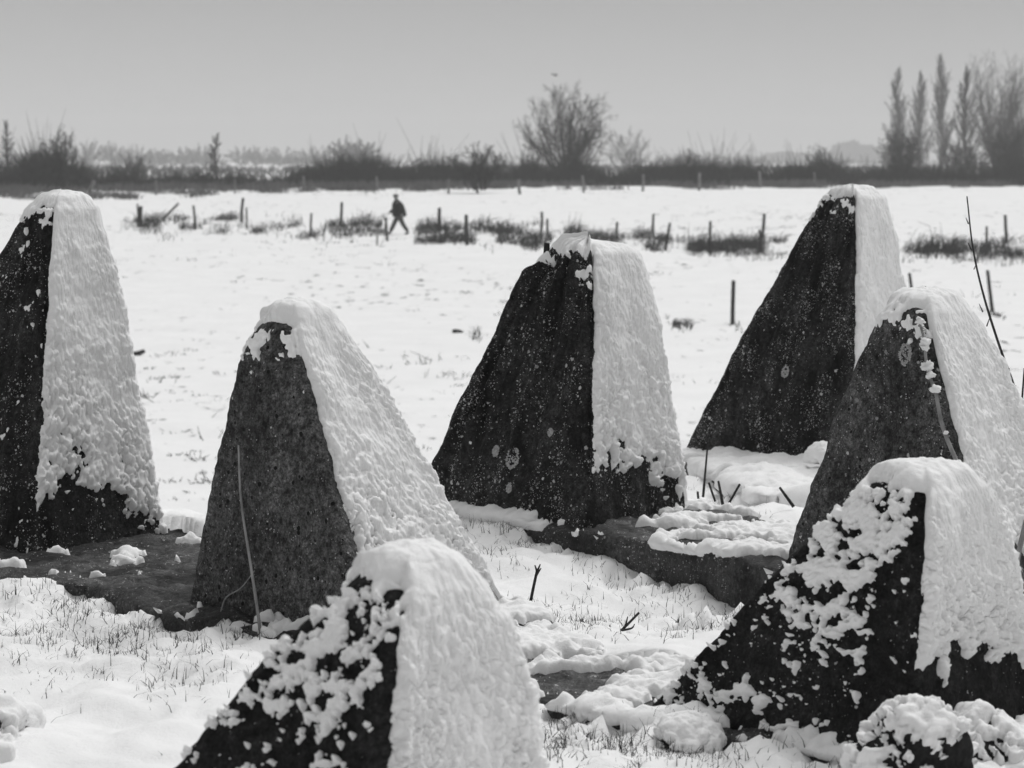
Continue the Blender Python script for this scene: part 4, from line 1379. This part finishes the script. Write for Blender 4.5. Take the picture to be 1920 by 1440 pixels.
# far wooded hills, reading as one mass
sg = []
for (px, pyt, w, Y) in ((1475, 284, 110, 1900), (1440, 294, 60, 1900), (1600, 268, 90, 1800), (1650, 276, 60, 1800), (1545, 286, 60, 1950), (60, 286, 120, 1500), (560, 292, 160, 1500), (320, 290, 200, 1500), (720, 300, 70, 1500)):
    c = at(px, 318, Y)
    top = at(px, pyt, Y)[2]
    base_z = -1.0
    wm = w / FPX * Y
    for k in range(700):
        a = rg.uniform(-0.5, 0.5)
        hh = (top - base_z) * (1 - (2 * a) ** 4) * rg.uniform(0.6, 1.05) * (1 + 0.25 * snoise(a * 9, px, 3))
        q = np.array([c[0] + a * wm, Y + rg.normal(0, 12), base_z])
        d = np.array([rg.normal(0, 0.12), rg.normal(0, 0.12), 1.0]) * max(hh, 1.0)
        sg.append(np.concatenate([q, q + d, [0.9, 0.5]]))
for k in range(9000):
    px = rg.uniform(-300, 2220)
    Y = rg.uniform(230, 760)
    hh = (1.1 + 0.0012 * Y) * (0.75 + 0.5 * snoise(px * 0.012, 0.3, 19) + 0.3 * snoise(px * 0.06, 0.3, 29)) * rg.uniform(0.5, 1.05)
    q = np.array([(px - 960) / FPX * Y, Y, -1.0])
    sg.append(np.concatenate([q, q + np.array([rg.normal(0, 0.12), rg.normal(0, 0.12), 1.0]) * hh, [0.0003 * Y, 0.00015 * Y]]))
v_, f_ = tubes(np.array(sg), 3)
tag(link('distant_wood', v_, f_, M_BARK), 'pale far woods on the misty skyline', 'woods', kind='stuff')


# ------------------------------------------------------------------ the walker
def loft(name, rings, mat, parent, n=14, subdiv=1):
    """rings: (centre, half width, half depth, yaw) stacked into one closed tube"""
    V = []
    for (c, a, bb) in rings:
        for k in range(n):
            t = 2 * math.pi * k / n
            V.append(np.asarray(c, float) + np.array([a * math.cos(t), bb * math.sin(t), 0]))
    F = [tuple(int(i) for i in q) for q in grid_faces(len(rings), n, True)]
    F += [tuple(range(n))[::-1], tuple(range((len(rings) - 1) * n, len(rings) * n))]
    me = bpy.data.meshes.new(name)
    me.from_pydata([tuple(q) for q in V], [], F)
    me.materials.append(mat)
    me.polygons.foreach_set('use_smooth', np.ones(len(me.polygons), bool))
    o = bpy.data.objects.new(name, me)
    COL.objects.link(o)
    o.parent = parent
    if subdiv:
        md = o.modifiers.new('subdivision', 'SUBSURF')
        md.levels = md.render_levels = subdiv
    return o


def skin(name, joints, edges, mat, parent, sub=2):
    me = bpy.data.meshes.new(name)
    me.from_pydata([j[:3] for j in joints], edges, [])
    o = bpy.data.objects.new(name, me)
    COL.objects.link(o)
    o.parent = parent
    md = o.modifiers.new('skin', 'SKIN')
    md.use_smooth_shade = True
    for i, j in enumerate(joints):
        sv = me.skin_vertices[0].data[i]
        sv.radius = (j[3], j[4] if len(j) > 4 else j[3])
        sv.use_root = (i == 0)
    ms = o.modifiers.new('subdivision', 'SUBSURF')
    ms.levels = ms.render_levels = sub
    me.materials.append(mat)
    return o


M_COAT = mat_plain('dark_coat_cloth', 0.012, 0.03, 8.0)
M_TROUSER = mat_plain('grey_trouser_cloth', 0.05, 0.10, 8.0)
M_SKIN = mat_plain('skin', 0.28, 0.36, 8.0)
M_HAT = mat_plain('grey_knit', 0.10, 0.18, 30.0)
M_BOOT = mat_plain('boot_leather', 0.02, 0.04, 10.0)
pg = ground_hit(748, 440)
pH = 76 / FPX * pg[1]
walker = thing('person', pg, 'person in a dark coat, grey trousers and grey hat, striding left along the fence', 'person')
walker.scale = (1.28 * pH / 1.78, 1.28 * pH / 1.78, pH / 1.78)
# the walker heads to -x and a little away; local frame: -x forward, z up
body = skin('body', [(0, 0, 0.93, 0.13, 0.10), (-0.02, 0, 1.15, 0.13, 0.10), (-0.05, 0, 1.38, 0.14, 0.10), (-0.075, 0, 1.50, 0.055), (-0.10, 0, 1.60, 0.075, 0.085), (-0.105, 0, 1.69, 0.075, 0.085),
                     (-0.165, 0, 1.58, 0.02),
                     (-0.05, -0.19, 1.40, 0.055), (0.09, -0.25, 1.16, 0.045), (0.12, -0.26, 0.93, 0.035), (0.12, -0.26, 0.84, 0.035, 0.02),
                     (-0.05, 0.19, 1.40, 0.055), (-0.15, 0.24, 1.15, 0.045), (-0.31, 0.24, 0.97, 0.035), (-0.36, 0.24, 0.90, 0.035, 0.02),
                     (-0.03, 0.09, 0.88, 0.085), (-0.16, 0.09, 0.50, 0.06), (-0.30, 0.09, 0.10, 0.045), (-0.42, 0.09, 0.05, 0.035),
                     (0.03, -0.09, 0.88, 0.085), (0.12, -0.09, 0.50, 0.06), (0.31, -0.09, 0.12, 0.045), (0.24, -0.09, 0.04, 0.035)],
            [(0, 1), (1, 2), (2, 3), (3, 4), (4, 5), (4, 6), (2, 7), (7, 8), (8, 9), (9, 10), (2, 11), (11, 12), (12, 13), (13, 14), (0, 15), (15, 16), (16, 17), (17, 18), (0, 19), (19, 20), (20, 21), (21, 22)],
            M_SKIN, walker)
# fingers of both hands
for (hx, hy, hz, dx) in ((-0.36, 0.24, 0.90, -0.5), (0.12, -0.26, 0.84, 0.0)):
    for k in range(4):
        y_ = hy + (k - 1.5) * 0.018
        L = (0.07, 0.08, 0.075, 0.06)[k]
        skin('finger', [(hx, y_, hz, 0.009), (hx + dx * 0.04, y_, hz - L * 0.6, 0.009), (hx + dx * 0.03 + 0.012, y_, hz - L, 0.008)], [(0, 1), (1, 2)], M_SKIN, body, 1)
    skin('thumb', [(hx - 0.02, hy, hz + 0.02, 0.010), (hx - 0.045, hy, hz - 0.01, 0.010), (hx - 0.05, hy, hz - 0.04, 0.008)], [(0, 1), (1, 2)], M_SKIN, body, 1)
coat = loft('coat', [((0.02, 0, 0.76), 0.27, 0.25), ((0.015, 0, 0.90), 0.26, 0.24), ((0.0, 0, 1.08), 0.24, 0.235), ((-0.03, 0, 1.28), 0.22, 0.245), ((-0.05, 0, 1.42), 0.17, 0.22), ((-0.07, 0, 1.49), 0.085, 0.12), ((-0.08, 0, 1.55), 0.075, 0.08)], M_COAT, walker)
skin('sleeve', [(-0.05, -0.17, 1.42, 0.075), (0.09, -0.25, 1.16, 0.072), (0.125, -0.26, 0.90, 0.058)], [(0, 1), (1, 2)], M_COAT, walker)
skin('sleeve', [(-0.05, 0.17, 1.42, 0.075), (-0.15, 0.24, 1.15, 0.070), (-0.33, 0.24, 0.95, 0.055)], [(0, 1), (1, 2)], M_COAT, walker)
skin('trousers', [(0, 0, 0.93, 0.15, 0.13), (-0.03, 0.09, 0.84, 0.105), (-0.16, 0.09, 0.50, 0.085), (-0.30, 0.09, 0.12, 0.07), (0.03, -0.09, 0.84, 0.105), (0.12, -0.09, 0.50, 0.085), (0.31, -0.09, 0.14, 0.07)],
     [(0, 1), (1, 2), (2, 3), (0, 4), (4, 5), (5, 6)], M_TROUSER, walker)
skin('boot', [(-0.30, 0.09, 0.13, 0.062), (-0.31, 0.09, 0.06, 0.055), (-0.46, 0.09, 0.04, 0.04)], [(0, 1), (1, 2)], M_BOOT, walker)
skin('boot', [(0.31, -0.09, 0.14, 0.062), (0.32, -0.09, 0.08, 0.055), (0.19, -0.09, 0.03, 0.04)], [(0, 1), (1, 2)], M_BOOT, walker)
loft('hat', [((-0.10, 0, 1.64), 0.105, 0.10), ((-0.10, 0, 1.69), 0.108, 0.102), ((-0.10, 0, 1.74), 0.098, 0.093), ((-0.10, 0, 1.775), 0.06, 0.055), ((-0.10, 0, 1.785), 0.02, 0.02)], M_HAT, walker)

# ------------------------------------------------------------------ bird over the large tree
bc = at(1040, 141, 180)
bird = thing('bird', bc, 'small dark bird flying just above the large bare tree', 'bird')
M_BIRD = mat_plain('dark_feathers', 0.02, 0.05, 20.0)
loft('body', [((0, 0, -0.16), 0.02, 0.02), ((0, 0, -0.10), 0.05, 0.05), ((0, 0, 0.02), 0.065, 0.065), ((0, 0, 0.11), 0.04, 0.04), ((0, 0, 0.16), 0.042, 0.042), ((0, 0, 0.21), 0.015, 0.015)], M_BIRD, bird)
for s in (-1, 1):
    a = np.array([[0.0, 0.03 * s, -0.06], [0.0, 0.03 * s, 0.07], [0.10, 0.20 * s, 0.09], [0.10, 0.20 * s, -0.07], [0.04, 0.40 * s, -0.02], [0.04, 0.40 * s, -0.07]])
    V = np.vstack([a, a + [0.012, 0, 0]])
    F = [(0, 1, 2, 3), (3, 2, 4, 5), (6, 9, 8, 7), (9, 11, 10, 8), (0, 6, 7, 1), (1, 7, 8, 2), (2, 8, 10, 4), (4, 10, 11, 5), (5, 11, 9, 3), (3, 9, 6, 0)]
    link('wing', V, np.array(F), M_BIRD, bird, smooth=False)
V = np.array([[0, -0.02, -0.15], [0, 0.02, -0.15], [0, 0.05, -0.27], [0, -0.05, -0.27], [0.012, -0.02, -0.15], [0.012, 0.02, -0.15], [0.012, 0.05, -0.27], [0.012, -0.05, -0.27]])
link('tail', V, np.array([(0, 1, 2, 3), (7, 6, 5, 4), (0, 4, 5, 1), (1, 5, 6, 2), (2, 6, 7, 3), (3, 7, 4, 0)]), M_BIRD, bird, smooth=False)
bird.rotation_euler = (0.35, math.radians(-70), 0.5)

# ------------------------------------------------------------------ haze
hz = bpy.data.materials.new('haze')
hz.use_nodes = True
hn = hz.node_tree
hn.nodes.clear()
ho = hn.nodes.new('ShaderNodeOutputMaterial')
hv = hn.nodes.new('ShaderNodeVolumePrincipled')
hv.inputs['Color'].default_value = (0.78, 0.78, 0.78, 1)
hv.inputs['Density'].default_value = 0.0007
hv.inputs['Anisotropy'].default_value = 0.0
hn.links.new(hv.outputs[0], ho.inputs['Volume'])
x0, x1, y0, y1, z0, z1 = -2000, 2000, -70, 2700, -9.0, 48.0
V = np.array([(x, y, z) for z in (z0, z1) for y in (y0, y1) for x in (x0, x1)], float)
F = np.array([(0, 2, 3, 1), (4, 5, 7, 6), (0, 1, 5, 4), (2, 6, 7, 3), (0, 4, 6, 2), (1, 3, 7, 5)])
tag(link('haze', V, F, hz, smooth=False), kind='stuff')
